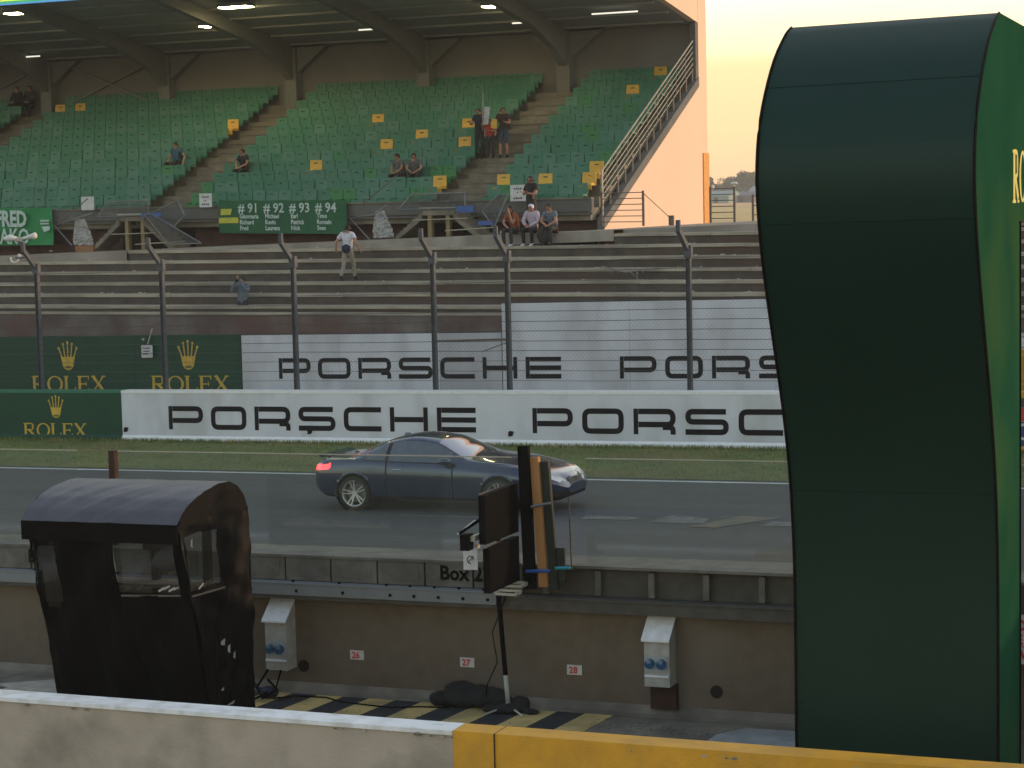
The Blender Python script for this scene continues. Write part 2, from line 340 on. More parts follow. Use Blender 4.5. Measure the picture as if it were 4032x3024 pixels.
def wide_word(mb, word, x, z, H, Wd, pitch, place):
    """the wide, square shouldered capitals of the white boards"""
    t = H * .215; w = Wd - t; h = H - t; a = t / 2; r = t * 1.1
    m = .385 * H
    for i, ch in enumerate(word):
        ox = x + i * pitch
        pl = lambda u, v, d, ox=ox: place(ox + u, z + v, d)
        if ch == 'P':
            stroke(mb, [(a, 0), (a, H)], t * .86, pl); stroke(mb, [(t, H - a), (a + w, H - a), (a + w, m), (t, m)], t, pl, r=r)
        elif ch == 'O':
            stroke(mb, [(a, a), (a + w, a), (a + w, H - a), (a, H - a)], t, pl, r=r, closed=True)
        elif ch == 'R':
            stroke(mb, [(a, 0), (a, H)], t * .86, pl); stroke(mb, [(t, H - a), (a + w, H - a), (a + w, m), (t, m)], t, pl, r=r)
            stroke(mb, [(a + w * .72, m - a), (a + w, m - a), (a + w, 0)], t * .95, lambda u, v, d: pl(u, v, d + .001), r=r)
        elif ch == 'S':
            stroke(mb, [(a + w, H - a), (a, H - a), (a, H / 2), (a + w, H / 2), (a + w, a), (0, a)], t, pl, r=r)
        elif ch == 'C':
            stroke(mb, [(Wd, H - a), (a, H - a), (a, a), (Wd, a)], t, pl, r=r)
        elif ch == 'H':
            stroke(mb, [(a, 0), (a, H)], t * .9, pl); stroke(mb, [(a + w, 0), (a + w, H)], t * .9, pl); stroke(mb, [(t, H / 2), (w, H / 2)], t, pl)
        elif ch == 'E':
            stroke(mb, [(a, 0), (a, H)], t * .9, pl)
            for v in (a, H / 2, H - a): stroke(mb, [(t, v), (Wd, v)], t, pl)
def serif_word(mb, word, x, z, H, Wt, place):
    """classic serif capitals; Wt = whole width"""
    ws = {'R': 1.02, 'O': 1.12, 'L': .88, 'E': .9, 'X': 1.05}; tot = sum(ws[c] for c in word); sp = .06 * Wt / len(word)
    k = (Wt - sp * (len(word) - 1)) / tot; ox = x; st = H * .19; th = H * .07
    for ch in word:
        w_ = ws[ch] * k
        pl = lambda u, v, d, ox=ox: place(ox + u, z + v, d)
        def serif(cx, v, half): stroke(mb, [(cx - half, v), (cx + half, v)], th * .8, lambda a, b, d: pl(a, b, d + .0008))
        if ch in 'RLE':
            stroke(mb, [(st * .95, 0), (st * .95, H)], st, pl); serif(st * .95, th * .4, st * .95); serif(st * .95, H - th * .4, st * .95)
        if ch == 'R':
            stroke(mb, [(st, H - th / 2), (w_ * .78, H - th / 2), (w_ * .78, H * .5), (st, H * .5)], th * 1.3, pl, r=H * .2)
            stroke(mb, [(w_ * .76, H * .86), (w_ * .76, H * .62)], st * .8, pl)
            stroke(mb, [(w_ * .42, H * .5), (w_ * .88, th)], st * .85, lambda a, b, d: pl(a, b, d + .0004)); serif(w_ * .9, th * .4, st * .5)
        elif ch == 'O':
            P = []; n = 28
            vs = []
            for i in range(n):
                t = 2 * math.pi * i / n
                for (rx, rz) in ((w_ / 2, H / 2), (w_ / 2 - st * .95, H / 2 - th)):
                    vs.append(pl(w_ / 2 + rx * math.cos(t), H / 2 + rz * math.sin(t), .006))
            fs = [(2 * i, (2 * i + 2) % (2 * n), (2 * i + 3) % (2 * n), 2 * i + 1) for i in range(n)]
            mb.add(vs, fs)
        elif ch == 'L':
            stroke(mb, [(st, th / 2), (w_ * .95, th / 2)], th, pl); stroke(mb, [(w_ * .92, 0), (w_ * .92, H * .3)], th, pl)
        elif ch == 'E':
            for v in (th / 2, H / 2, H - th / 2): stroke(mb, [(st, v), (w_ * (.9 if v != H / 2 else .7), v)], th, pl)
            stroke(mb, [(w_ * .9, 0), (w_ * .9, H * .24)], th, pl); stroke(mb, [(w_ * .88, H * .78), (w_ * .88, H)], th, pl); stroke(mb, [(w_ * .7, H * .38), (w_ * .7, H * .62)], th * .8, pl)
        elif ch == 'X':
            stroke(mb, [(w_ * .14, H), (w_ * .86, 0)], st, pl); stroke(mb, [(w_ * .84, H), (w_ * .12, 0)], th * 1.2, lambda a, b, d: pl(a, b, d + .0006))
            for cx in (w_ * .16, w_ * .84): serif(cx, th * .4, st * .8); serif(cx, H - th * .4, st * .8)
        ox += w_ + sp
def crown(mb, cx, z, Wd, H, place):
    """five pronged crown emblem: mi 0 gold, mi 1 dark opening"""
    bw = Wd * .27; pl = place
    body = [(-bw, H * .12), (-bw * .6, H * .02), (0, -H * .02), (bw * .6, H * .02), (bw, H * .12), (Wd * .36, H * .45), (-Wd * .36, H * .45)]
    vs = [pl(cx + a, z + b, .006) for a, b in body]; mb.add(vs, [tuple(range(len(body)))])
    e = [(bw * .72 * math.cos(t * math.pi / 6), H * .085 + H * .045 * math.sin(t * math.pi / 6)) for t in range(12)]
    mb.add([pl(cx + a, z + b, .009) for a, b in e], [tuple(range(12))], 1)
    for i, (tx, tz) in enumerate(((-.46, .76), (-.23, .90), (0, .96), (.23, .90), (.46, .76))):
        bx = (-.29 + .145 * i) * Wd
        stroke(mb, [(bx, H * .4), (bx * .5 + tx * Wd * .5, H * (.4 + tz) / 2), (tx * Wd, tz * H)], Wd * .055, lambda u, v, d: pl(cx + u, z + v, d + .001))
        c = [(tx * Wd + Wd * .062 * math.cos(k * math.pi / 5), tz * H + H * .048 * math.sin(k * math.pi / 5)) for k in range(10)]
        mb.add([pl(cx + a, z + b, .008) for a, b in c], [tuple(range(10))])
def text_part(name, s, size, origin, udir, vdir, m, parent, sx=1.0, shear=0.0, bold=0.0):
    """flat print in the built-in font; udir/vdir are the text's right and up"""
    cu = bpy.data.curves.new(name, 'FONT'); cu.body = s; cu.size = size; cu.extrude = .002; cu.offset = bold; cu.shear = shear; cu.resolution_u = 2
    o = bpy.data.objects.new(name, cu); COL.objects.link(o)
    bpy.context.view_layer.update()
    me = bpy.data.meshes.new_from_object(o.evaluated_get(bpy.context.evaluated_depsgraph_get()))
    bpy.data.objects.remove(o); bpy.data.curves.remove(cu)
    u = Vector(udir).normalized() * sx; v = Vector(vdir).normalized(); n = u.cross(v).normalized()
    off = WL[parent]
    for vt in me.vertices:
        c = vt.co; vt.co = Vector(origin) + u * c.x + v * c.y + n * c.z - off
    me.materials.clear(); me.materials.append(Mt[m])
    r = bpy.data.objects.new(name, me); COL.objects.link(r); r.parent = parent; WL[r] = off
    return r

# ================================================================== the setting
def sheet(name, x0, x1, y0, y1, z, m, nx=1, tf=T, kind='structure'):
    mb = MB(tf)
    for i in range(nx):
        a = x0 + (x1 - x0) * i / nx; b = x0 + (x1 - x0) * (i + 1) / nx
        mb.add([(a, y0, z), (b, y0, z), (b, y1, z), (a, y1, z)], [(0, 1, 2, 3)])
    return build(name, mb, m, kind=kind)
ZF = -.76
g_ = MB(); g_.box(-3000, 3000, -400, 5000, -6, -5); build('ground', g_, 'soil', kind='structure')
sheet('pit_lane', -140, 60, -10, 19.0, ZF, 'asphalt_lane')
sheet('platform_floor', -140, 60, 19.0, 24.8, ZF, 'cove')
sheet('race_track', -140, 60, 24.95, 40.7, 0, 'asphalt')
sheet('edge_line', -140, 60, 40.33, 40.5, .004, 'white_paint')
sheet('verge', -140, 60, 40.7, 46.9, .01, 'grass')
sheet('service_road', -140, 60, 46.9, 52.5, 0, 'cove')
f_ = MB(); f_.add([(-2500, 73, 3.0), (2500, 73, 3.0), (2500, 3500, 3.0), (-2500, 3500, 3.0)], [(0, 1, 2, 3)]); build('field', f_, 'field', kind='structure')
f_ = MB(); f_.add([(-90, 71, 5.0), (20, 71, 5.0), (30, 90, 3.1), (-100, 90, 3.1)], [(0, 1, 2, 3)]); build('grass_bank', f_, 'grass', kind='structure')
# stubble strip and ploughed strip far out, as in the gap between stand and sign tower
f_ = MB(); f_.add([(-700, 560, 3.02), (300, 560, 3.02), (300, 1000, 3.02), (-900, 1000, 3.02)], [(0, 1, 2, 3)])
build('ploughed_field', f_, mat('ploughed', (.72, .38, .17), .95, c2=(.62, .34, .15), scale=.02), kind='structure')
# grass blades on the verge
gb = MB(T); rg = random.Random(3)
for i in range(42000):
    x = rg.uniform(-46, 0); y = rg.uniform(40.72, 46.0)
    if rg.random() < .25: y = rg.uniform(45.7, 46.0)
    h = rg.uniform(.03, .09) * (1.5 if y > 45.7 else 1); a = rg.uniform(0, math.pi); wd = rg.uniform(.008, .02)
    lx, ly = rg.uniform(-.03, .03), rg.uniform(-.03, .03)
    gb.add([(x - wd * math.cos(a), y - wd * math.sin(a), .008), (x + wd * math.cos(a), y + wd * math.sin(a), .008), (x + lx, y + ly, h)], [(0, 1, 2)])
o = build('verge_grass', gb, 'blade', kind='stuff'); tag(o, 'short green and straw coloured grass on the verge between track and barrier', 'grass')
# worn painted patches on the tarmac
rp_ = random.Random(11)
def patch(mt, pts, z):
    mb = MB(T); n = len(pts); P = []
    for i in range(n):
        a, b = pts[i], pts[(i + 1) % n]; L_ = math.hypot(b[0] - a[0], b[1] - a[1]); k = max(1, int(L_ / .18))
        for j in range(k): P.append((a[0] + (b[0] - a[0]) * j / k + rp_.uniform(-.03, .03), a[1] + (b[1] - a[1]) * j / k + rp_.uniform(-.03, .03), z))
    mb.add(P, [tuple(range(len(P)))]); build('road_mark', mb, mt, kind='structure')
patch('mark_blue', [(-14.6, 35.6), (-11.6, 35.75), (-11.2, 36.5), (-14.2, 36.4)], .004)
patch('mark_pale', [(-13.9, 35.15), (-12.9, 35.2), (-12.8, 35.6), (-13.9, 35.6)], .008)
patch('mark_pale', [(-12.5, 35.0), (-11.4, 35.05), (-11.5, 35.65), (-12.3, 35.9)], .008)
patch('mark_tan', [(-11.6, 34.6), (-11.0, 34.6), (-10.2, 35.9), (-11.0, 36.0)], .012)
patch('mark_blue', [(-10.6, 35.3), (-5.5, 35.3), (-5.5, 36.5), (-10.1, 36.4)], .004)
patch('mark_pale', [(-10.3, 35.0), (-9.5, 35.0), (-9.4, 35.45), (-10.2, 35.5)], .008)
patch('mark_pale', [(-9.3, 35.0), (-8.7, 35.0), (-8.6, 35.4), (-9.2, 35.45)], .008)
patch('mark_pale', [(-8.3, 34.9), (-7.0, 34.9), (-7.1, 35.4), (-8.2, 35.4)], .008)
patch('mark_pale', [(-17.6, 35.0), (-14.9, 35.0), (-14.9, 35.12), (-17.6, 35.12)], .004)

# ------------------------------------------------------------------ track barrier with painted advertising
bar = empty('track_barrier', T(-20, 46, 0), 'long low concrete track barrier painted green, white and yellow with large lettering', 'barrier')
YB = 46.0
for (x0, x1, body, cap) in ((-75, -31.41, 'ad_green', 'ad_green_cap'), (-31.41, -8.2, 'ad_white', 'ad_white_cap'), (-8.2, 12, 'yellow_ad', 'yellow_ad')):
    mb = MB(T); mb.box(x0 + .004, x1 - .004, YB, YB + .34, -.05, 1.30); build('wall_section', mb, body, bar)
    mb = MB(T); mb.box(x0 + .004, x1 - .004, YB - .012, YB + .36, 1.30, 1.37); build('cap', mb, cap, bar)  # green and white caps painted paler, as lit by the sky from above
    mb = MB(T); mb.prism([(YB - .05, -.05), (YB - .05, .10), (YB - .002, .16), (YB - .002, -.05)], 'x', x0 + .004, x1 - .004); build('foot', mb, body if body != 'ad_white' else 'ad_white_cap', bar)
for x in (-29.93, -19.37):
    mb = MB(T); wide_word(mb, 'PORSCHE', x, .33, .625, 1.08, 1.325, lambda u, v, d: (u, YB - d, v)); build('lettering', mb, 'ink', bar)
mb = MB(T); serif_word(mb, 'ROLEX', -34.66, .09, .375, 2.10, lambda u, v, d: (u, YB - d, v)); build('lettering', mb, 'gold', bar)
mb = MB(T); crown(mb, -33.55, .62, .50, .62, lambda u, v, d: (u, YB - d, v)); build('crown_emblem', mb, ['gold', 'gold_dark'], bar)
for x in (-31.3, -25.64, -19.96):
    mb = MB(T); P = [(x + .07 * math.cos(t * math.pi / 6), .31 + .07 * math.sin(t * math.pi / 6)) for t in range(12)]
    mb.prism(P, 'y', YB - .01, YB + .01); mb.bar((x - .05, YB - .02, .25), (x + .08, YB - .02, .36), .03); build('lifting_socket', mb, 'ink', bar)
# red and blue print at the far right, seen past the sign tower
mb = MB(T); mb.box(-7.8, -5, YB - .010, YB - .004, 1.03, 1.24); build('grey_stripe', mb, 'print_dark', bar)
mb = MB(T); mb.box(-7.8, -5, YB - .010, YB - .004, .72, 1.02); build('red_stripe', mb, 'red_ad', bar)
mb = MB(T); mb.box(-7.8, -5, YB - .010, YB - .004, .10, .70); build('blue_panel', mb, 'blue_ad', bar)
mb = MB(T); stroke(mb, [(-7.3 + .42 * math.cos(t * math.pi / 12), .48 + .17 * math.sin(t * math.pi / 12)) for t in range(25)], .06, lambda u, v, d: (u, YB - .012 - d, v)); build('oval_mark', mb, 'paper', bar)

# ------------------------------------------------------------------ catch fence
fen = empty('catch_fence', T(-20, 46.45, 0), 'grey debris fence of cranked steel posts, cables and mesh rising behind the track barrier', 'fence')
YF = 46.45
posts = [-62.5, -58.5, -54.4, -50.4, -46.4, -42.4, -38.4, -34.33, -30.27, -26.23, -22.2, -20.15, -15.41, -11.3, -7.2, -3.1, 1.0, 5.0, 9]
for x in posts:
    mb = MB(T)
    for dx in (-.055, .045): mb.box(x + dx, x + dx + .012, YF - .06, YF + .06, 0, 4.72)
    mb.box(x - .045, x + .045, YF - .008, YF + .008, 0, 4.72)
    mb.bar((x, YF, 4.70), (x - .10, YF - .42, 5.22), .115, .10); mb.bar((x - .1, YF - .42, 5.20), (x - .1, YF - .44, 5.46), .10, .08)
    mb.box(x - .09, x + .09, YF - .07, YF + .07, 4.55, 4.85)
    build('post', mb, 'post', fen)
zs = [1.6, 1.85, 2.1, 2.35, 2.59, 2.84, 3.08, 3.33, 3.58, 3.82, 4.07, 4.31, 4.56]
for z in zs:
    mb = MB(T)
    for a, b in zip(posts[:-1], posts[1:]):
        mb.tube([(a, YF - .065, z), ((a + b) / 2, YF - .065, z - .012), (b, YF - .065, z)], .0075 if 2.2 < z < 3.4 else .0055, 4)
    build('cable', mb, 'wire', fen)
mb = MB(T); yy = YF - .075
x = -48.0
while x < 2:
    for s in (1, -1):
        a, b = (x, 1.35), (x + s * 3.3, 4.65)
        mb.add([(a[0] - .0022, yy, a[1]), (a[0] + .0022, yy, a[1]), (b[0] + .0022, yy, b[1]), (b[0] - .0022, yy, b[1]), (a[0], yy + .004, a[1]), (b[0], yy + .004, b[1])], [(0, 1, 2, 3), (1, 4, 5, 2), (4, 0, 3, 5)])
    x += .11
build('wire_mesh', mb, 'wire', fen, kind='stuff')
mb = MB(T); mb.tube([(-22.2, YF, 2.60), (-20.15, YF, 2.63)], .03, 6); mb.tube([(-20.2, YF + .02, 2.55), (-20.9, YF + .02, 2.32)], .012, 4); build('cross_rail', mb, 'rail_dark', fen)
# horn loudspeakers on the leftmost visible post
for (x, y, z, dx, nm) in ((-34.45, YF - .35, 5.56, -.30, 0), (-34.45, YF - .35, 5.56, .34, 0)):
    pass
sp = empty('horn_loudspeaker', T(-34.45, YF - .4, 5.5), 'pair of white horn loudspeakers back to back on the leftmost fence post', 'loudspeaker')
mb = MB(T); mb.tube([(-34.62, YF - .4, 5.55), (-34.85, YF - .45, 5.58), (-35.0, YF - .5, 5.56)], [.05, .10, .05], 10); build('horn', mb, 'cam_white', sp, smooth=True)
mb = MB(T); mb.tube([(-34.5, YF - .4, 5.55), (-34.25, YF - .4, 5.58), (-34.02, YF - .4, 5.63)], [.03, .06, .085], 10); build('horn', mb, 'cam_white', sp, smooth=True)
mb = MB(T); mb.ball((-34.58, YF - .42, 5.52), .09, .08, .07); build('driver', mb, 'plywood', sp); mb = MB(T); mb.box(-34.6, -34.5, YF - .44, YF - .36, 5.38, 5.50); build('bracket', mb, 'post', sp)
sp = empty('dome_camera', T(-34.7, YF - .2, 5.0), 'white ring shaped camera housing with small pale lamp on the leftmost fence post', 'camera')
mb = MB(T); P = [(-34.83 + .13 * math.cos(t), YF - .3, 5.0 + .10 * math.sin(t)) for t in [math.pi * (.85 + .1 * i) for i in range(12)]]; mb.tube(P, .028, 6); build('housing', mb, 'cam_white', sp, smooth=True)
mb = MB(T); mb.ball((-34.66, YF - .3, 5.08), .055, .05, .06); build('lens', mb, 'cam_white', sp, smooth=True)
mb = MB(T); mb.box(-34.8, -34.35, YF - .30, YF - .25, 5.0, 5.05); build('bracket', mb, 'post', sp)

# ------------------------------------------------------------------ advertising boards of the second row
YA = 51.0
def board(label, x0, x1, zt, m, group=None, cuts=()):
    r = empty('advertising_board', T((x0 + x1) / 2, YA, 0), label, 'billboard')
    xs = [x0] + list(cuts) + [x1]
    for a, b in zip(xs[:-1], xs[1:]):
        mb = MB(T); mb.box(a + .004, b - .004, YA, YA + .05, .35, zt); build('panel', mb, m if not isinstance(m, dict) else m.get(a, m[None]), r)
    mb = MB(T)
    for x in xs: mb.box(x - .04 if x == x1 else x + .0, x if x == x1 else x + .04, YA + .052, YA + .10, 0, zt - .02)
    build('support_frame', mb, 'galv', r)
    return r
b1 = board('dark green board of the second row with two gold crowns and gold lettering', -52, -30.62, 2.53, 'ad_green', cuts=(-47, -42.5, -34.3))
for (xt, cx) in ((-38.04, -36.68), (-33.74, -32.42), (-43.6, -42.2), (-49.2, -47.8)):
    mb = MB(T); serif_word(mb, 'ROLEX', xt, .84, .49, 2.70, lambda u, v, d: (u, YA - d, v)); build('lettering', mb, 'gold', b1)
    mb = MB(T); crown(mb, cx, 1.52, .70, .86, lambda u, v, d: (u, YA - d, v)); build('crown_emblem', mb, ['gold', 'gold_dark'], b1)
b2 = board('low white board of the second row between the green board and the tall white one', -30.6, -22.34, 2.50, {None: 'ad_white', -24.25: 'ad_white_dull'}, cuts=(-27.4, -24.25))
b3 = board('tall white board of the second row behind the fence, black lettering along its foot', -22.32, -9.0, 3.30, 'ad_white', cuts=(-18.6, -14.6, -11.6))
def word_clip(x, lo, hi, parent):
    pass
# the first word runs across from the low board onto the tall one
mb = MB(T); wide_word(mb, 'PORSC', -29.38, 1.235, .597, 1.05, 1.29, lambda u, v, d: (u, YA - d, v)); build('lettering', mb, 'ink', b2)
mb = MB(T); wide_word(mb, 'HE', -29.38 + 5 * 1.29, 1.235, .597, 1.05, 1.29, lambda u, v, d: (u, YA - .002 - d, v)); build('lettering', mb, 'ink', b3)
mb = MB(T); wide_word(mb, 'PORSCHE', -18.9, 1.235, .60, 1.05, 1.29, lambda u, v, d: (u, YA - d, v)); build('lettering', mb, 'ink', b3)
b4 = board('yellow board of the second row seen past the right side of the sign tower', -8.98, 8, 1.95, 'yellow_ad')
b5 = board('small ochre and white panels standing above the yellow board', -8.95, -7.5, 2.36, 'paper')
sg = empty('small_sign', T(-33.76, 50.9, 1.9), 'small square white sign with faint print hung on the dark green board', 'sign')
mb = MB(T); mb.box(-33.95, -33.57, 50.86, 50.88, 1.88, 2.25); build('plate', mb, 'paper', sg)
mb = MB(T)
for k, (a, b) in enumerate(((-33.9, -33.63), (-33.88, -33.66), (-33.9, -33.7))): mb.box(a, b, 50.854, 50.859, 2.15 - .09 * k, 2.18 - .09 * k)
build('print', mb, 'print_dark', sg)
mb = MB(T); mb.bar((-33.76, 50.9, 2.25), (-33.6, 50.95, 2.75), .03); mb.ball((-33.9, 50.9, 2.42), .05, .04, .04, 8, 5); build('bracket', mb, 'box_grey', sg)

# ------------------------------------------------------------------ concrete terraces (level, so in world frame)
ter = empty('terrace', (-25, 53, 0), 'weathered concrete standing terraces of dark risers and pale treads behind the boards', 'terrace')
TX0, TX1 = -62, 12
mb = MB(); mb.box(TX0, TX1, 51.35, 51.62, -.2, 2.88); build('retaining_wall', mb, 'stained', ter)
mb = MB(); mb.box(TX0, TX1, 51.31, 51.62, 2.88, 2.95); build('coping', mb, 'tread', ter)
def zw(x): return 4.61 + .0255 * (x + 42.15)
rt_ = random.Random(5)
for n in range(7):
    y = 51.62 + .75 * n if n else 51.62
    zt = 3.13 + .314 * n
    x0 = TX0 if n < 5 else (-38.6 if n == 5 else -21.9)
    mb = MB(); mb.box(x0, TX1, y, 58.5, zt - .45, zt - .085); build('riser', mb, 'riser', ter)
    x = x0
    while x < TX1:       # precast slabs of the tread
        x2 = min(TX1, x + 3.0)
        dz = rt_.uniform(-.006, .006); dy = rt_.uniform(-.012, .012)
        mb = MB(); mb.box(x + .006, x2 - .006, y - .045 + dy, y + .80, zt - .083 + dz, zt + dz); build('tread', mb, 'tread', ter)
        x = x2
wk = MB()
for (x0, x1, yf) in ((TX0, -38.6, 55.30), (-38.6, -21.9, 56.08), (-21.9, TX1, 56.85)):
    a, b = zw(x0), zw(x1)
    wk.add([(x0, yf, a), (x1, yf, b), (x1, 72, b), (x0, 72, a), (x0, yf, a - .32), (x1, yf, b - .32)], [(0, 1, 2, 3), (4, 5, 1, 0)])
o = build('walkway', wk, 'walkway', kind='structure')
rd_ = random.Random(9)
db = MB()
for i in range(160):
    n = rd_.randrange(1, 6); x = rd_.uniform(-44, -12); y = 51.62 + .75 * n + rd_.uniform(0, .6); z = 3.13 + .314 * n + .008; s = rd_.uniform(.015, .05)
    db.ball((x, y, z + s * .3), s * rd_.uniform(.6, 2), s, s * .5, 5, 3)
o = build('litter', db, 'plywood', kind='stuff'); tag(o, 'scraps of litter and grit strewn over the concrete terraces', 'litter')
br = MB()
for k in range(6):
    x = -21.1 + k * rd_.uniform(.12, .26); p0 = (x, 53.72, 4.10 - .012 * k); p1 = (x + rd_.uniform(.05, .35), 53.55 - rd_.uniform(0, .25), 3.98 - rd_.uniform(0, .28))
    br.tube([p0, p1], .012, 4)
br.tube([(-21.4, 53.8, 4.14), (-20.6, 53.6, 3.98), (-19.6, 53.7, 4.10)], .022, 5)
o = build('dead_branch', br, mat('dead_wood', (.26, .23, .18), .9)); tag(o, 'pale dry branch lying across the terrace steps right of the seated group', 'branch')

# ------------------------------------------------------------------ grandstand
XE = -23.98
st = empty('grandstand', (-40, 60, 5), 'covered grandstand with green seats, concrete steps, deep roof and cream end wall', 'grandstand')
NR = 13
def rowY(i): return 59.75 + .75 * i
def rowZ(i): return 5.78 + .345 * i
XL = -64
for i in range(NR):
    mb = MB(); mb.box(XL, XE - .12, rowY(i), rowY(i) + .80, rowZ(i) - .40, rowZ(i)); build('deck_step', mb, 'deck', st)
aisles = [(-29.65, -28.15), (-40.9, -39.5), (-52.6, -51.25)]
for a, b in aisles:
    for i in range(NR):
        mb = MB(); mb.box(a + .02, b - .02, rowY(i) - .35, rowY(i) + .02, rowZ(i) - .17, rowZ(i) - .172 + .03)
        mb.box(a + .02, b - .02, rowY(i) - .32, rowY(i) - .004, rowZ(i) - .34, rowZ(i) - .172); build('aisle_step', mb, 'deck', st)
mb = MB(); mb.box(XL, XE, 59.55, 59.748, 5.66, 6.06); build('front_beam', mb, 'beam', st)
mb = MB(); mb.box(XL, XE, 59.50, 59.76, 6.062, 6.10); build('beam_coping', mb, 'deck', st)
mb = MB(); mb.box(XL, XE, 59.60, 59.745, 5.56, 5.64); build('lower_ledge', mb, 'beam', st)
mb = MB(); mb.box(XL, XE, 60.25, 60.45, 3.9, 5.56); build('base_wall', mb, 'brick', st)
mb = MB(); mb.box(XL, XE, 69.46, 69.66, 4.6, 12.2); build('back_wall', mb, 'backwall', st)
# roof: underside rises towards the track
def roofz(y): return 12.18 + .153 * (69.4 - y)
mb = MB(); mb.prism([(55.9, roofz(55.9)), (69.7, roofz(69.7)), (69.7, roofz(69.7) + .2), (55.9, roofz(55.9) + .2)], 'x', XL, XE - .01); build('roof_deck', mb, 'ceiling', st)
for k in range(9):
    y = 57.2 + 1.45 * k
    mb = MB(); mb.box(XL, XE - .15, y, y + .06, roofz(y) - .08, roofz(y) - .01); build('purlin', mb, 'ceiling', st)
colx = [-57.5, -51.8, -46.05, -40.24, -34.5, -28.8]
for x in colx:
    mb = MB(); mb.box(x - .26, x + .26, 68.95, 69.45, 9.6, 12.1); build('column', mb, 'backwall' if x > -29 else 'steel_dark', st)
    mb = MB(); mb.prism([(69.4, 10.9), (68.9, 10.9), (67.9, roofz(67.9) - .9), (66.0, roofz(66) - .55), (55.95, roofz(55.95) - .35), (55.95, roofz(55.95) - .02), (69.4, roofz(69.4) - .02)], 'x', x - .14, x + .14); build('girder', mb, 'steel_dark', st)
    mb = MB()
    for s in (-1, 1): mb.prism([(x + s * .17, 11.1), (x + s * .17, 12.12), (x + s * 1.5, 12.12)], 'y', 69.1, 69.4)
    build('haunch', mb, 'steel_dark', st)
mb = MB(); mb.bar((-51.4, 69.35, 10.2), (-46.6, 69.35, 12.0), .07); build('wind_brace', mb, 'steel_dark', st)
mb = MB(); mb.bar((-51.0, 69.28, 12.0), (-46.6, 69.28, 10.2), .07); build('wind_brace', mb, 'steel_dark', st)
mb = MB(); mb.bar((-57, 69.35, 10.2), (-52.2, 69.35, 12.0), .07); build('wind_brace', mb, 'steel_dark', st)
# fascia with coloured bands; a weak glow is added to their paint
for (z0, z1, m) in ((12.93, 12.98, 'fas_b'), (12.98, 13.05, 'fas_g'), (13.05, 13.32, 'fas_y'), (13.32, 13.7, 'fas_b'), (13.7, 14.5, 'fas_y')):
    mb = MB(); mb.box(XL, XE + .1, 55.78, 55.88, z0, z1); build('fascia_band', mb, m, st)
# cream end wall, open between raking stringer and roof
mb = MB()
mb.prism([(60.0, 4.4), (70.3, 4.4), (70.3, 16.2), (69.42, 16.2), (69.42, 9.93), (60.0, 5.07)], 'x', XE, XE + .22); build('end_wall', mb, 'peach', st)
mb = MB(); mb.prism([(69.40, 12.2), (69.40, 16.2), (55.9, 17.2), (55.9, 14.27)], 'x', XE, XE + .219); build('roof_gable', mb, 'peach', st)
mb = MB(); mb.box(XE - .02, XE + .2, 69.18, 69.41, 9.9, 12.2); build('corner_post', mb, 'beam', st)
mb = MB(); mb.box(XE + .221, XE + .26, 69.75, 70.31, 4.6, 7.6); mb.box(XE + .05, XE + .26, 70.312, 70.36, 4.6, 7.6); build('orange_panel', mb, 'orange', st)
mb = MB(); mb.prism([(60.0, 5.09), (69.41, 9.95), (69.41, 10.28), (60.0, 5.42)], 'x', XE + .0, XE + .24); build('stringer', mb, 'beam', st)
def rk(y, h): return 5.42 + .5165 * (y - 60.0) + h
for k in range(6):
    mb = MB(); h = 1.42 - .20 * k; mb.tube([(XE + .12, 60.1, rk(60.1, h)), (XE + .12, 69.1, rk(69.1, h))], .028 if k == 0 else .018, 6); build('stair_rail', mb, 'rail', st)
for k in range(14):
    y = 60.15 + .68 * k; mb = MB(); mb.box(XE + .09, XE + .15, y - .035, y + .035, rk(y, -.02), rk(y, .45 if k else 1.42)); build('rail_post', mb, 'rail_dark' if k else 'rail', st)
for k in range(9):
    y = 60.5 + .97 * k; mb = MB(); mb.bar((XE + .12, y, rk(y, .4)), (XE + .12, y, rk(y, 1.40)), .03, .03); build('baluster', mb, 'rail_dark', st)
# ceiling lamps (lit)
def lampat(x, y, L_, wd):
    z = roofz(y) - .22
    mb = MB(); mb.box(x - L_ / 2 - .04, x + L_ / 2 + .04, y - wd / 2 - .04, y + wd / 2 + .04, z, z + .12); c = build('lamp_case', mb, 'lamp_case', st)
    mb = MB(); mb.box(x - L_ / 2, x + L_ / 2, y - wd / 2, y + wd / 2, z - .03, z - .002); build('diffuser', mb, 'lamp', c)
lampat(-41.05, 64.6, .60, .5); lampat(-38.4, 62.2, 1.15, .5); lampat(-29.4, 64.4, .75, .5); lampat(-47.0, 61.0, .7, .5)
for (x0, x1, y) in ((-35.9, -35.0, 66.6), (-26.6, -24.9, 66.4), (-52.6, -51.0, 67.6), (-29.9, -28.9, 67.0)):
    z = roofz(y) - .2; mb = MB(); mb.tube([(x0, y, z), (x1, y, z)], .03, 6); build('lamp_tube', mb, 'tube', st)

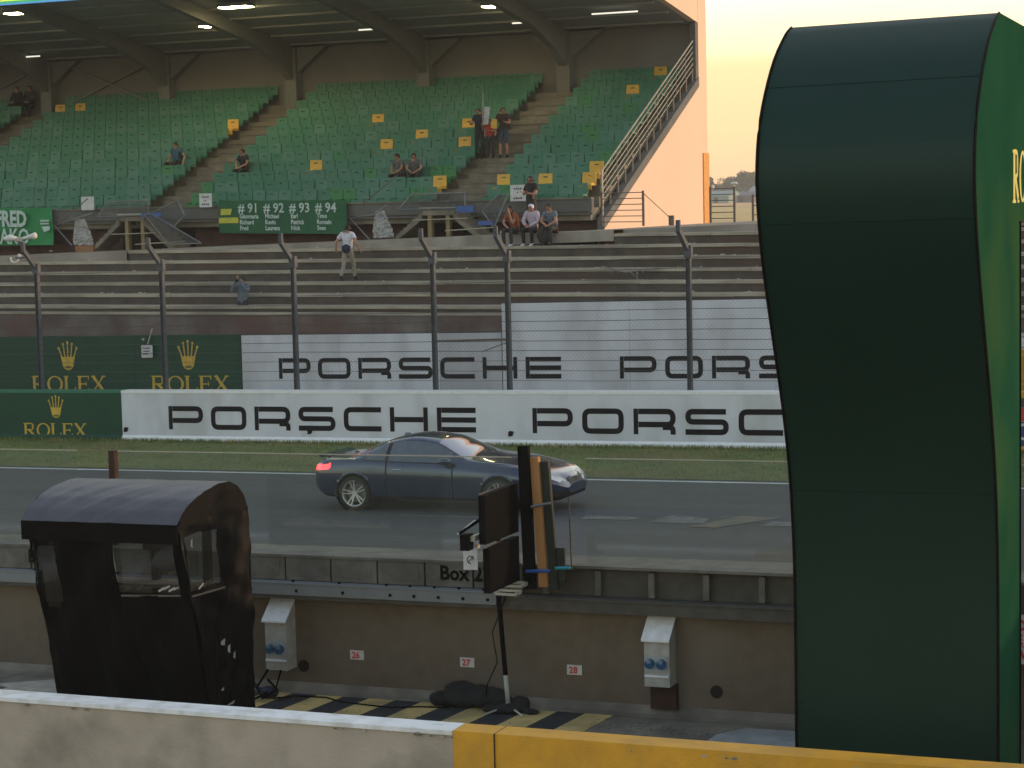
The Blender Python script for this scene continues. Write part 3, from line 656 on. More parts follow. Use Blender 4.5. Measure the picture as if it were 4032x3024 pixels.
# seats --------------------------------------------------------------------
def seat_mb(tx=0, ty=0, tz=0, mi=0, mb=None):
    mb = mb or MB(); B = lambda *a: mb.box(tx + a[0], tx + a[1], ty + a[2], ty + a[3], tz + a[4], tz + a[5], mi)
    # back: leaning shell with a slot
    def back(x0, x1, z0, z1):
        def yb(z): return .40 + .10 * (z - .42)
        vs = []
        for z in (z0, z1):
            for y in (yb(z), yb(z) + .03):
                for x in (x0, x1): vs.append((tx + x, ty + y, tz + z))
        mb.add(vs, [(0, 2, 3, 1), (4, 5, 7, 6), (0, 1, 5, 4), (2, 6, 7, 3), (0, 4, 6, 2), (1, 3, 7, 5)], mi)
    back(-.245, .245, .36, .66); back(-.245, -.08, .66, .70); back(.08, .245, .66, .70); back(-.235, .235, .70, .79)
    B(-.24, .24, .02, .42, .36, .40); B(-.24, .24, .0, .03, .22, .385)
    B(-.225, -.195, .05, .40, .40, .44); B(.195, .225, .05, .40, .40, .44)
    return mb
blocks = [(-28.15, -24.25), (-39.5, -29.65), (-51.2, -40.95), (-62, -52.7)]
cols = []
for a, b in blocks:
    n = int((b - a) / .505); off = ((b - a) - n * .505) / 2
    cols += [a + off + .505 * (i + .5) for i in range(n)]
yellow = [(11, -50.8), (11, -49.84), (8, -41.5), (8, -35.15), (5, -33.73), (6, -32.76), (3, -35.69), (7, -30.83), (5, -30.33), (1, -30.1), (1, -27.9), (1, -26.32), (10, -25.87), (12, -25.39), (2, -24.5), (1, -24.5)]
bright = [(3, -41.9), (0, -33.0), (0, -33.5), (2, -29.9), (2, -30.3), (0, -30.7), (2, -33.1), (6, -26.2), (8, -25.2), (3, -24.9), (0, -38.8), (1, -38.9), (0, -39.3), (0, -27.2), (4, -34.9), (0, -48.1), (9, -27.0), (5, -25.6)]
def near(lst, i, x): return any(r == i and abs(x - c) < .26 for r, c in lst)
rs_ = random.Random(21)
smesh = {}
for key, m in (('a', 'seat_a'), ('b', 'seat_b'), ('c', 'seat_c'), ('y', 'seat_y')):
    smesh[key] = mesh_of('seat', seat_mb(), m, (0, 0, 0))
cand = []
for i in range(NR):
    for x in cols:
        k = 'y' if near(yellow, i, x) else 'c' if near(bright, i, x) else ('b' if rs_.random() < (.45 - .03 * i) else 'a')
        cand.append((0 if k == 'y' else i, i, x, k))
vis = sorted([c for c in cand if c[2] > -52.7], key=lambda c: (c[0], abs(c[2] + 36)))
single = set((c[1], c[2]) for c in vis[:300])
rest = MB(); keys = {'a': 0, 'b': 1, 'c': 2, 'y': 3}
for _, i, x, k in cand:
    if (i, x) in single:
        o = bpy.data.objects.new('seat', smesh[k]); COL.objects.link(o); o.parent = st
        o.location = Vector((x, rowY(i) + .18, rowZ(i))) - WL[st]; WL[o] = Vector((0, 0, 0))
        o.rotation_euler = (rs_.uniform(-.05, .05), 0, rs_.uniform(-.05, .05))
        if k == 'y': o['label'] = 'yellow plastic seat'
    else: seat_mb(x, rowY(i) + .18, rowZ(i), keys[k], rest)
build('seat_rows', rest, ['seat_a', 'seat_b', 'seat_c', 'seat_y'], st, kind='stuff')

# vomitory stairs in front of the stand -------------------------------------
def vomitory(label, xl, xtl, xtr, xr, posts_):
    zb = zw((xl + xr) / 2); v = empty('access_stair', ((xl + xr) / 2, 59, zb), label, 'staircase', 'concrete access stairs in front of the stand')
    zt = 5.80; y0, y1 = 58.55, 59.5
    mb = MB(); mb.box(xtl, xtr, y0, y1, zt - .16, zt); build('landing', mb, 'deck', v)
    for (xa, xb) in ((xtl, xl), (xtr, xr)):
        n = 7
        for k in range(n):
            f0 = k / n; f1 = (k + 1) / n; a = xa + (xb - xa) * f0; b = xa + (xb - xa) * f1; z = zt - (zt - zb) * (k + 1) / (n + 1)
            mb = MB(); mb.box(min(a, b) + .001, max(a, b) - .001, y0, y1, z - .15, z); build('stair_step', mb, 'deck', v)
        mb = MB(); mb.prism([(xa, zt - .30), (xb, zb - .12), (xb, zb + .05), (xa, zt - .12)] if xb > xa else [(xb, zb - .12), (xa, zt - .30), (xa, zt - .12), (xb, zb + .05)], 'y', y0 - .06, y0 - .002); build('soffit_beam', mb, 'deck', v)
    for x in posts_:
        mb = MB(); mb.box(x - .07, x + .07, y0 + .02, y0 + .2, zb - .1, zt - .165); build('support_post', mb, 'pole_y', v)
    mb = MB(); mb.box(xl + .25, xr - .25, 60.0, 60.2, zb - .1, zt - .2); build('void_shade_slab', mb, 'hole', v)  # dark slab standing in for the shade in the void below the landing
    mb = MB(); mb.tube([(xtl - .1, y0, zt + .07), (xtr + .1, y0, zt + .07)], .03, 5); mb.tube([(xtl - .3, y0 - .1, zb + .55), (xtr + .5, y0 - .1, zb + .58)], .018, 5)
    mb.tube([(xtr - .2, y0 - .3, zb + .2), (xr + .6, y0 - .3, zb + .28)], .018, 5); build('guard_rail', mb, 'rail', v)
    return v
v1 = vomitory('smaller concrete access stair with two ochre posts below the left aisle', -42.3, -41.1, -40.1, -38.9, (-40.85, -40.2))
v2 = vomitory('larger concrete access stair with two pale posts left of the three seated spectators', -30.4, -29.45, -28.3, -27.4, (-29.2, -28.55))
def mesh_barrier(label, pts, loc, m='galv'):
    """wire mesh side guard: frame tubes and fine wires"""
    r = empty('mesh_guard', loc, label, 'guard rail'); P = [Vector(p) for p in pts]
    mb = MB()
    for i in range(len(P)): mb.tube([P[i], P[(i + 1) % len(P)]], .025, 5)
    build('frame', mb, 'galv', r)
    mb = MB(); n = 26
    for k in range(1, n):
        t = k / n
        a = P[0].lerp(P[1], t); b = P[3].lerp(P[2], t); mb.tube([a, b], .004, 3)
        a = P[0].lerp(P[3], t); b = P[1].lerp(P[2], t); mb.tube([a, b], .004, 3)
    build('wire_mesh', mb, 'galv', r, kind='stuff'); return r
mesh_barrier('raking wire mesh guard descending right of the smaller access stair', [(-39.9, 58.3, 5.85), (-39.6, 58.3, 5.86), (-37.6, 58.2, 4.86), (-38.9, 58.2, 4.84)], (-38.8, 58.2, 4.8))
mesh_barrier('tall mesh panel beside the smaller stair under the white notice', [(-39.7, 58.4, 5.9), (-38.6, 58.4, 6.3), (-38.3, 58.3, 5.8), (-39.0, 58.3, 5.2)], (-39.0, 58.3, 4.8))
mesh_barrier('wire mesh guard over the larger access stair landing', [(-30.3, 58.5, 5.84), (-27.9, 58.5, 5.86), (-28.1, 58.9, 6.35), (-30.0, 58.9, 6.33)], (-29.2, 58.5, 5.8))
mesh_barrier('wire mesh guard over the smaller access stair landing', [(-42.0, 58.5, 5.80), (-39.9, 58.5, 5.84), (-40.1, 58.9, 6.35), (-41.8, 58.9, 6.33)], (-41, 58.5, 5.8))
mesh_barrier('folded mesh guard at the head of the larger stair by the blue signs', [(-27.2, 58.3, 5.75), (-26.6, 58.3, 6.25), (-26.3, 58.3, 6.25), (-26.8, 58.3, 5.2)], (-26.7, 58.3, 4.9))
for (lbl, pts) in (('bent grey handrail left of the smaller stair', [(-42.0, 58.3, 5.95), (-42.8, 58.2, 5.75), (-43.6, 58.2, 5.55), (-42.9, 58.2, 4.85)]),
                   ('bent grey handrail left of the larger stair', [(-30.6, 58.3, 6.0), (-31.0, 58.2, 5.7), (-31.9, 58.2, 5.62), (-31.2, 58.2, 4.9)]),
                   ('thin dark raking pole above the left stair', [(-42.0, 58.0, 6.45), (-43.3, 58.0, 5.6)]),
                   ('thin dark raking pole above the larger stair', [(-30.0, 58.0, 6.95), (-31.4, 58.0, 6.0)])):
    mb = MB(); mb.tube(pts, .03 if 'bent' in lbl else .018, 5); o = build('handrail', mb, 'galv' if 'bent' in lbl else 'rail_dark', at=pts[-1]); tag(o, lbl, 'handrail')
# crumpled plastic sheets
def sheet_bundle(label, x, y, z0, z1, wd, seed):
    r_ = random.Random(seed); mb = MB(); nx, nz = 12, 18; vs = []
    for j in range(nz + 1):
        t = j / nz
        for i in range(nx + 1):
            s = i / nx; ww = wd * (.55 + .45 * math.sin(1.2 + 2.2 * t))
            vs.append((x + (s - .5) * ww + .25 * (t - .5) * -.4, y - .12 * math.sin(math.pi * s) + r_.uniform(-.035, .035) + .04 * math.sin(9 * s + 3 * t), z0 + (z1 - z0) * t + r_.uniform(-.01, .01)))
    fs = [(j * (nx + 1) + i, j * (nx + 1) + i + 1, (j + 1) * (nx + 1) + i + 1, (j + 1) * (nx + 1) + i) for j in range(nz) for i in range(nx)]
    mb.add(vs, fs); mb.add([(p[0], p[1] + .02, p[2]) for p in vs], [f[::-1] for f in fs])
    o = build('plastic_sheet', mb, 'plastic', at=(x, y, z0)); tag(o, label, 'plastic sheet')
sheet_bundle('crumpled whitish plastic sheet hanging left of the smaller access stair', -42.75, 58.6, 4.85, 5.75, .85, 2)
sheet_bundle('crumpled whitish plastic sheet hanging left of the larger access stair', -30.95, 58.6, 4.95, 5.82, .75, 4)
mb = MB(); mb.box(-42.9, -42.15, 58.4, 58.8, 4.6, 4.83); o = build('carton', mb, mat('carton', (.30, .15, .08), .9), at=(-42.5, 58.6, 4.6)); tag(o, 'brown carton at the foot of the plastic sheet by the smaller stair', 'box')
for (lbl, x0, x1, y, z0, z1) in (('long blue sign on the landing of the smaller stair', -40.05, -39.25, 58.3, 5.78, 5.90), ('blue sign at the right end of the larger stair landing', -28.1, -27.5, 58.3, 5.72, 5.92), ('small blue sign lower down the larger stair', -27.35, -26.8, 58.3, 5.30, 5.44)):
    mb = MB(); mb.box(x0, x1, y, y + .04, z0, z1); o = build('blue_sign', mb, 'label_blue', at=(x0, y, z0)); tag(o, lbl, 'sign')

# railings on the walkway
def railing(label, x0, x1, y0, y1, z, n=6, h=1.1, raked=False):
    r = empty('railing', (x0, y0, z), label, 'railing')
    for k in range(n):
        mb = MB(); zz = z + h * (k + .6) / (n - .4); mb.tube([(x0, y0, zz), (x1, y1, zz)], .014, 5); build('rail', mb, 'rail_dark', r)
    for (x, y) in ((x0, y0), (x1, y1)):
        mb = MB(); mb.box(x - .03, x + .03, y - .03, y + .03, z - .02, z + h + .05); build('post', mb, 'rail_dark', r)
    return r
r = railing('grey railing of six rails in front of the foot of the cream end wall', -23.5, -21.75, 59.2, 58.2, 5.22, 6, 1.0)
mb = MB(); mb.tube([(-21.75, 58.2, 6.2), (-20.95, 58.6, 5.35)], .012, 5); mb.box(-21.05, -20.9, 58.5, 58.6, 5.2, 5.5); build('stay', mb, 'rail_dark', r)
r = railing('pale railing at the right rear corner of the cream end wall', -19.6, -18.95, 58.2, 58.5, 5.28, 6, 1.0)
r = railing('low grey railing on the walkway against the fields', -19.0, -18.55, 60.5, 60.2, 5.28, 3, .75)
mb = MB(); mb.ball((-18.95, 58.5, 6.42), .12, .1, .05, 10, 6); mb.box(-18.97, -18.93, 58.48, 58.52, 6.2, 6.4); o = build('walkway_lamp', mb, 'cam_white', at=(-18.95, 58.5, 6.2)); tag(o, 'small white lamp head on top of the railing post beside the cream wall', 'lamp')

# banners and notices ---------------------------------------------------------
def cloth(name, label, x0, x1, y, z0, z1, m, cat='banner', dz=0.0, seed=1, amp=.03, tilt=0.0):
    r_ = random.Random(seed); mb = MB(); nx, nz = 24, 8; vs = []
    ph = [r_.uniform(0, 6) for _ in range(4)]
    for j in range(nz + 1):
        for i in range(nx + 1):
            s = i / nx; t = j / nz
            vs.append((x0 + (x1 - x0) * s, y - amp * (math.sin(6 * s + 3 * t + ph[0]) + .6 * math.sin(15 * s - 7 * t + ph[1])), z0 + (z1 - z0) * t + tilt * s - (.03 * math.sin(math.pi * ((s * 4) % 1)) if j == nz else 0)))
    fs = [(j * (nx + 1) + i, j * (nx + 1) + i + 1, (j + 1) * (nx + 1) + i + 1, (j + 1) * (nx + 1) + i) for j in range(nz) for i in range(nx)]
    mb.add(vs, fs); mb.add([(p[0], p[1] + .012, p[2]) for p in vs], [f[::-1] for f in fs])
    r = empty(name, ((x0 + x1) / 2, y, z0), label, cat); build('cloth', mb, m, r, smooth=True); return r
bn = cloth('banner', 'dark green cloth banner with four hash numbers and columns of first names', -37.6, -32.65, 59.36, 5.17, 6.30, 'ban_green', tilt=-.10, amp=.008)
UX, UZ = (1, 0, -.02), (0, 0, 1)
for k, (num, names) in enumerate((('# 91', ('Gianmaria', 'Richard', 'Fred')), ('# 92', ('Michael', 'Kevin', 'Laurens')), ('# 93', ('Earl', 'Patrick', 'Nick')), ('# 94', ('Timo', 'Romain', 'Sven')))):
    x = -36.82 + 1.0 * k; text_part('lettering', num, .44, (x, 59.33, 5.86 - .012 * k), UX, UZ, 'ban_print', bn, sx=.98, bold=.008)
    for j, nm in enumerate(names): text_part('lettering', nm, .21, (x + .05, 59.33, 5.66 - .2 * j - .012 * k), UX, UZ, 'ban_print', bn, sx=.86, bold=.006)
mb = MB(); mb.prism([(-37.52, 5.78), (-37.12, 5.78), (-37.06, 5.99), (-37.5, 5.99)], 'y', 59.325, 59.335); mb.box(-37.59, -36.82, 59.325, 59.335, 5.50, 5.69); build('yellow_patch', mb, 'ban_yellow', bn)
bn = cloth('banner', 'bright green creased banner at the left edge reading FRED MAKO in white', -48.6, -44.55, 59.36, 4.86, 6.20, 'ban_bright', seed=5, amp=.03, tilt=-.02)
text_part('lettering', 'FRED', .78, (-46.98, 59.27, 5.55), UX, UZ, 'ban_print', bn, sx=.76, bold=.03)
text_part('lettering', 'MAKO', .78, (-47.28, 59.27, 4.93), UX, UZ, 'ban_print', bn, sx=.78, bold=.015)
mb = MB(); mb.box(-45.0, -44.62, 59.26, 59.272, 5.68, 5.74); mb.box(-45.0, -44.64, 59.26, 59.272, 5.58, 5.63); mb.prism([(-44.95, 5.50), (-44.6, 5.52), (-44.6, 5.38), (-44.85, 5.30)], 'y', 59.26, 59.27); build('print', mb, 'ban_print', bn)
def notice(label, x0, x1, z0, z1, lines=True, y=59.2):
    r = empty('notice', ((x0 + x1) / 2, y, z0), label, 'notice', None)
    mb = MB(); mb.box(x0, x1, y, y + .015, z0, z1); build('sheet', mb, 'paper', r)
    if lines:
        mb = MB(); c = (x0 + x1) / 2
        for (zz, hw, hh) in ((z1 - .12, .15, .028), (z1 - .24, .04, .02), (z0 + .10, .16, .028)):
            n = max(1, int(hw / .035))
            for k in range(n):
                a = c - hw + 2 * hw * k / n; mb.box(a, a + 2 * hw / n * .7, y - .006, y - .002, zz - hh, zz + hh * (1 if k % 2 else .6))
        build('print', mb, 'print_dark', r)
    return r
notice('blank white notice with a dark pole across its corner, above the smaller stair', -43.16, -42.62, 6.05, 6.52, False)
notice('white notice with black print left of the dark green banner', -38.27, -37.77, 6.06, 6.53)
notice('white notice with black print beside the standing man in black', -26.62, -26.09, 6.03, 6.55)

# ------------------------------------------------------------------ far country: hedge trees and sheds in the gap
def blob_tree(label, x, y, h, wd, seed, m='leaf_a', zb=3.0):
    r_ = random.Random(seed); t = empty('hedge_tree', (x, y, zb), label, 'tree', 'hedge trees on the horizon')
    mb = MB(); mb.tube([(x, y, zb), (x + .2, y, zb + h * .35), (x + .4, y, zb + h * .6)], [.35, .25, .1], 6)
    for k in range(5):
        a = r_.uniform(0, 6.28); mb.tube([(x, y, zb + h * .3), (x + wd * .3 * math.cos(a), y + wd * .3 * math.sin(a), zb + h * r_.uniform(.5, .8))], [.15, .05], 4)
    build('trunk', mb, 'bark', t)
    mb = MB(); clumps = [(r_.gauss(0, .30) * wd, r_.gauss(0, .22) * wd, h * (.12 + .72 * r_.random()), r_.uniform(.12, .24) * wd) for _ in range(26)]
    for (cx, cy, cz, cr) in clumps:
        for k in range(150):
            d = Vector((r_.gauss(0, 1), r_.gauss(0, 1), r_.gauss(0, 1))).normalized() * cr * r_.uniform(.6, 1.08)
            p = Vector((x + cx, y + cy, zb + min(cz, h * .95))) + Vector((d.x, d.y, d.z * .75)); s = r_.uniform(.3, .7) * (h / 11)
            a = Vector((r_.gauss(0, 1), r_.gauss(0, 1), r_.gauss(0, 1))).normalized() * s; b = a.cross(Vector((r_.random(), r_.random(), r_.random()))).normalized() * s
            mb.add([tuple(p - a), tuple(p + b), tuple(p + a * .9 + b * .3)], [(0, 1, 2)])
    build('crown', mb, m, t); return t
def far(px_heading_x, y, z): return (px_heading_x * y, y, z)
# x/y ratios of the visible gap run from -0.342 (stand) to -0.308 (sign tower)
rt2 = random.Random(77)
tree_list = [(-.3375, 820, 11.2, 6, 'leaf_a', 'narrow dark tree on the horizon just right of the cream end wall'),
             (-.3300, 900, 8.0, 9, 'leaf_b', 'lowest rounded tree in the dip of the horizon hedge'),
             (-.3235, 850, 11.5, 12, 'leaf_b', 'broad mid green tree above the dark shed'),
             (-.3145, 850, 14.2, 13, 'leaf_a', 'tallest broad tree of the hedge on the horizon'),
             (-.3040, 860, 13.5, 12, 'leaf_b', 'broad tree of the horizon hedge partly behind the green sign tower'),
             (-.3275, 870, 9.5, 9, 'leaf_a', 'small dark tree between the dip and the broad tree')]
for i, (rx, y, h, wd, m, lbl) in enumerate(tree_list): blob_tree(lbl, rx * y, y, h, wd, 40 + i, m)
def shed(label, rx0, rx1, y, hw, hr, wallm, roofm):
    x0, x1 = rx0 * y, rx1 * y; r = empty('farm_shed', ((x0 + x1) / 2, y, 3), label, 'shed')
    mb = MB(); mb.box(x0, x1, y, y + 14, 3, 3 + hw); build('wall', mb, wallm, r)
    mb = MB(); mb.prism([(y - .4, 3 + hw), (y + 7, 3 + hw + hr), (y + 14.4, 3 + hw)], 'x', x0 - .4, x1 + .4); build('roof', mb, roofm, r)
    mb = MB(); mb.box(x0 + (x1 - x0) * .4, x0 + (x1 - x0) * .55, y - .1, y - .02, 3, 3 + hw * .8); build('door', mb, 'print_dark', r)
shed('pale blue green shed just right of the cream end wall', -.3400, -.3270, 690, 2.6, 1.8, 'shed', 'shed')
shed('long dark shed with low roof in the middle of the gap', -.3262, -.3135, 700, 2.4, 1.6, 'shed_wall', 'shed_wall')
shed('long pale blue green shed running behind the green sign tower', -.3165, -.2700, 740, 3.6, 2.4, 'shed', 'shed')

# ================================================================== pit wall, platform and everything on it
YW = 24.1
pw = empty('pit_wall', T(-12, YW, ZF), 'brown rendered pit wall topped by a steel ledge and low concrete blocks', 'wall')
mb = MB(T); mb.box(-75, 15, YW + .30, YW + .9, ZF - .05, .598); build('wall_face', mb, 'pitwall', pw)
mb = MB(T); mb.add([(-75, YW + .13, ZF + .004), (15, YW + .13, ZF + .004), (15, YW + .24, ZF + .03), (-75, YW + .24, ZF + .03), (-75, YW + .297, ZF + .13), (15, YW + .297, ZF + .13)], [(0, 1, 2, 3), (3, 2, 5, 4)]); build('coved_foot', mb, 'cove', pw)
mb = MB(T); mb.box(-75, -10.72, YW, YW + .16, .655, .81); mb.box(-75, -10.72, YW - .012, YW + .17, .81, .825); build('steel_ledge', mb, 'ledge', pw)
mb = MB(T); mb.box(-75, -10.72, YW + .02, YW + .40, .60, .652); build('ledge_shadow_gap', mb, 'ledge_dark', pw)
mb = MB(T); mb.box(-10.70, 15, YW + .02, YW + .352, .602, .76); mb.box(-10.7, 15, YW - .01, YW + .17, .762, .78); build('old_ledge', mb, 'ledge_dark', pw)
mb = MB(T); mb.box(-75, -10.66, YW + .30, YW + .9, .60, 1.145); mb.box(-10.64, 15, YW + .36, YW + .9, .60, 1.13); build('barrier_core', mb, 'ledge_dark', pw)
x = -24.0; rb = random.Random(2)
while x < -10.9:
    mb = MB(T); dy = rb.uniform(-.006, .006); mb.box(x + .012, x + .70, YW + .19 + dy, YW + .298, .83, 1.15 + rb.uniform(-.004, .004))
    mb.box(x + .10, x + .62, YW + .183 + dy, YW + .189 + dy, .90, 1.10)
    build('block', mb, 'block', pw); x += .715
for k in range(14):
    x = -10.12 + .735 * k; mb = MB(T); mb.box(x - .04, x + .04, YW + .27, YW + .358, .782, 1.11); build('spacer', mb, 'block', pw)
mb = MB(T); mb.box(-75, 15, YW + .17, YW + .92, 1.152, 1.19); build('coping', mb, 'block', pw)
x = -24.0; 
while x < -10.8:
    mb = MB(T)
    mb.tube([(x + .1, YW + .09, .826), (x + .1, YW + .09, .85)], .022, 6); build('bolt', mb, 'black', pw)
    mb = MB(T); mb.tube([(x + .2, YW - .012, .72), (x + .2, YW + .01, .72)], .024, 6); build('bolt', mb, 'black', pw)
    x += .36 if x > -13.2 else .72
for x in (-13.81, -7.80):
    mb = MB(T); P = [(x + .085 * math.cos(t * math.pi / 7), -.40 + .085 * math.sin(t * math.pi / 7)) for t in range(14)]
    mb.prism(P, 'y', YW + .288, YW + .302); build('drain_hole', mb, 'hole', pw)
text_part('lettering', 'Box 27', .27, T(-11.62, YW + .178, .93), (1, K, G), (0, 0, 1), 'black', pw, sx=.98, bold=.008)
text_part('lettering', 'Box', .26, T(-18.32, YW + .178, .93), (1, K, G), (0, 0, 1), 'black', pw, bold=.008)
# numbered plates on the wall
for (x, z, s_, lb_) in ((-12.965, -.20, '26', 'small white wall plate with red 26, nearest the black booth'), (-11.295, -.21, '27', 'small white wall plate with red 27, above the black bag'), (-9.745, -.225, '28', 'small white wall plate with red 28, right of the screen stand')):
    r = empty('number_plate', T(x, YW + .29, z), lb_, 'number plate')
    mb = MB(T); mb.box(x - .105, x + .105, YW + .286, YW + .297, z - .065, z + .065); build('plate', mb, 'label', r)
    text_part('lettering', s_, .12, T(x - .075, YW + .283, z - .042), (1, K, G), (0, 0, 1), 'red', r, sx=1.0, bold=.004)

# glass screens along the pit wall
for (x0, x1, lbl) in ((-24.5, -17.62, 'glass wind screen at the left end of the pit wall, behind the black booth'), (-16.90, -10.68, 'long glass wind screen on the pit wall in front of the car'), (-9.62, -3.2, 'glass wind screen on the pit wall between the timber posts and the sign tower'), (-3.1, 4, 'glass wind screen on the pit wall right of the sign tower')):
    r = empty('wind_screen', T((x0 + x1) / 2, YW + .5, 1.19), lbl, 'glass screen')
    mb = MB(T); mb.box(x0, x1, YW + .5, YW + .512, 1.192, 2.545); build('pane', mb, 'glass', r)
    mb = MB(T); mb.box(x0, x1, YW + .496, YW + .516, 2.545, 2.558); build('top_rim', mb, 'rail', r)
mb = MB(T); mb.box(-17.02, -16.92, YW + .44, YW + .54, 1.19, 2.56); mb.box(-17.0, -16.9, YW + .40, YW + .44, 1.19, 1.7); o = build('screen_post', mb, 'rust', at=T(-16.97, YW + .5, 1.19)); tag(o, 'rusty brown square post standing behind the black booth', 'post')

# striped floor
hz = MB(T); hk = MB(T); x = -16.0; i = 0; ya, yb_ = YW + .12, 21.2; sl = -.10
edges = [-15.49 + .3967 * k for k in range(17)]
for i in range(len(edges) - 1):
    a, b = edges[i], edges[i + 1]; d = (ya - yb_) * sl
    m_ = hz if i % 2 else hk
    m_.add([(a, ya, ZF + .008), (a + d, yb_, ZF + .008), (b + d, yb_, ZF + .008), (b, ya, ZF + .008)], [(0, 1, 2, 3)])
build('yellow_stripes', hz, 'hatch_y', kind='structure'); build('black_stripes', hk, 'hatch_k', kind='structure')
rr_ = random.Random(31)
rub = MB(T)
for i in range(260):
    x = rr_.uniform(-9.3, -6.6); y = rr_.uniform(22.9, 24.05) if rr_.random() < .6 else 23.75 + rr_.uniform(-.08, .08); s = rr_.uniform(.006, .022)
    rub.ball((x, y, ZF + .006), s * rr_.uniform(1, 3), s * rr_.uniform(.8, 1.6), s * .6, 5, 3)
for i in range(60):
    x = rr_.uniform(-15, -9.3); y = rr_.uniform(22.6, 24.05); s = rr_.uniform(.004, .012); rub.ball((x, y, ZF + .012), s * 2, s, s * .5, 5, 3)
o = build('rubble', rub, 'cove', kind='stuff'); tag(o, 'crumbs of broken concrete and grit on the platform floor near the right power cabinet', 'rubble')

# low parapet in the foreground
pp = empty('parapet', T(-8.9, 19.1, ZF), 'low rendered parapet in the foreground, white topped on the left and yellow on the right', 'wall')
mb = MB(T); mb.box(-60, -8.955, 18.93, 19.22, ZF - .1, .352); build('rendered_face', mb, 'fw_face', pp)
mb = MB(T); mb.box(-60, -8.955, 18.905, 19.24, .352, .40); build('white_coping', mb, 'fw_white', pp)
mb = MB(T); mb.box(-8.95, 15, 18.92, 19.24, ZF - .1, .40); 
pp_y = build('yellow_section', mb, 'fw_yellow', pp)
for x in (-8.47,):
    mb = MB(T); mb.box(x - .004, x + .004, 18.900, 19.245, .20 if x < -9 else ZF, .4015); build('joint', mb, 'cove' if x < -9 else 'rust', pp)
rq = random.Random(17)
for i in range(26):
    x = rq.uniform(-16, -4.5); s_ = rq.uniform(.01, .035); mb = MB(T); k = rq.randrange(5, 9); yy_ = 18.9045 if x < -8.95 else 18.9195
    mb.prism([(x + s_ * rq.uniform(.5, 1.4) * math.cos(2 * math.pi * j / k), .33 + rq.uniform(-.04, .05) * 0 + s_ * .5 * math.sin(2 * math.pi * j / k)) for j in range(k)], 'y', yy_ - .001, yy_ + .002); build('chip', mb, 'cove' if rq.random() < .6 else 'fw_face', pp)
mb = MB(T); mb.ball((-9.35, 18.91, .345), .05, .02, .018, 7, 4); build('chip', mb, 'cove', pp)

# power cabinets -------------------------------------------------------------
def cabinet(label, x, z0, z1, rusty=True):
    c = empty('power_cabinet', T(x, YW, z0), label, 'power cabinet', 'power cabinets on the pit wall')
    w_ = .17; y1 = YW + .296; y0 = y1 - .26
    mb = MB(T); mb.box(x - w_, x + w_, y0, y1, z0, z1 - .30); build('body', mb, 'box_grey', c)
    mb = MB(T); mb.prism([(y0 - .06, z1 - .30), (y1, z1), (y1, z1 + .025), (y0 - .06, z1 - .275)], 'x', x - w_ - .02, x + w_ + .02); build('lid', mb, 'box_white', c)
    mb = MB(T); mb.prism([(y0, z1 - .296), (y1, z1 - .008), (y1, z1 - .296)], 'x', x - w_, x + w_); build('cheek', mb, 'box_grey', c)
    mb = MB(T); mb.box(x - w_ + .02, x + w_ - .02, y0 - .012, y0 - .002, z0 + .20, z0 + .40); build('socket_panel', mb, 'metal_plate', c)
    for dx in (-.085, .075):
        mb = MB(T); mb.tube([(x + dx, y0 - .014, z0 + .31), (x + dx, y0 - .07, z0 + .30)], .062, 12); s_ = build('socket', mb, 'socket', c)
        mb = MB(T); mb.tube([(x + dx, y0 - .068, z0 + .345), (x + dx, y0 - .085, z0 + .34)], .03, 8); build('cap', mb, 'socket_lid', s_)
    mb = MB(T); mb.box(x - w_ + .01, x + w_ - .01, y0 - .03, y0 - .003, z0 + .13, z0 + .155); build('sill', mb, 'box_white', c)
    if rusty:
        mb = MB(T); mb.box(x - .15, x + .20, y1 - .10, y1 + .005, z0 - .33, z0 - .002); build('backing_plate', mb, 'rust', c)
    return c
cabinet('grey power cabinet with white sloping lid standing alone on the wall near the sign tower', -8.51, -.32, .575)
cabinet('grey power cabinet with white sloping lid close to the right side of the black booth', -14.09, -.42, .56, False)
mb = MB(T)
P = [(-14.15, YW - .1, -.38), (-14.25, YW - .25, -.6), (-14.05, YW - .45, -.70), (-13.9, YW - .3, -.6), (-14.1, YW - .2, -.5)]
mb.tube(P, .018, 5); mb.tube([(-13.95, YW - .1, -.38), (-13.98, YW - .2, -.62), (-14.2, YW - .5, -.73)], .016, 5)
o = build('socket_cables', mb, 'black', at=T(-14.1, YW - .2, -.7)); tag(o, 'black cables looping down from the left power cabinet', 'cable')
mb = MB(T); mb.ball((-14.08, YW - .22, ZF + .09), .15, .10, .085, 12, 8); mb.tube([(-14.2, YW - .22, ZF + .1), (-14.32, YW - .25, ZF + .22)], .03, 6)
o = build('plug_connector', mb, mat('dark_blue_plug', (.012, .018, .045), .5), at=T(-14.1, YW - .2, ZF)); tag(o, 'dark blue plug lying on the floor under the left power cabinet', 'plug')
mb = MB(T)
P = [(-14.0, YW - .25, ZF + .02), (-13.7, YW - .05, ZF + .02), (-13.3, YW - .02, ZF + .02), (-13.0, YW - .18, ZF + .02), (-12.6, YW - .25, ZF + .02), (-12.2, YW - .30, ZF + .02), (-11.8, YW - .16, ZF + .02), (-11.4, YW - .10, ZF + .02)]
mb.tube(P, .011, 5); o = build('floor_cable', mb, 'black', at=T(-12.8, YW - .2, ZF)); tag(o, 'thin black cable running along the striped floor to the black bag', 'cable')

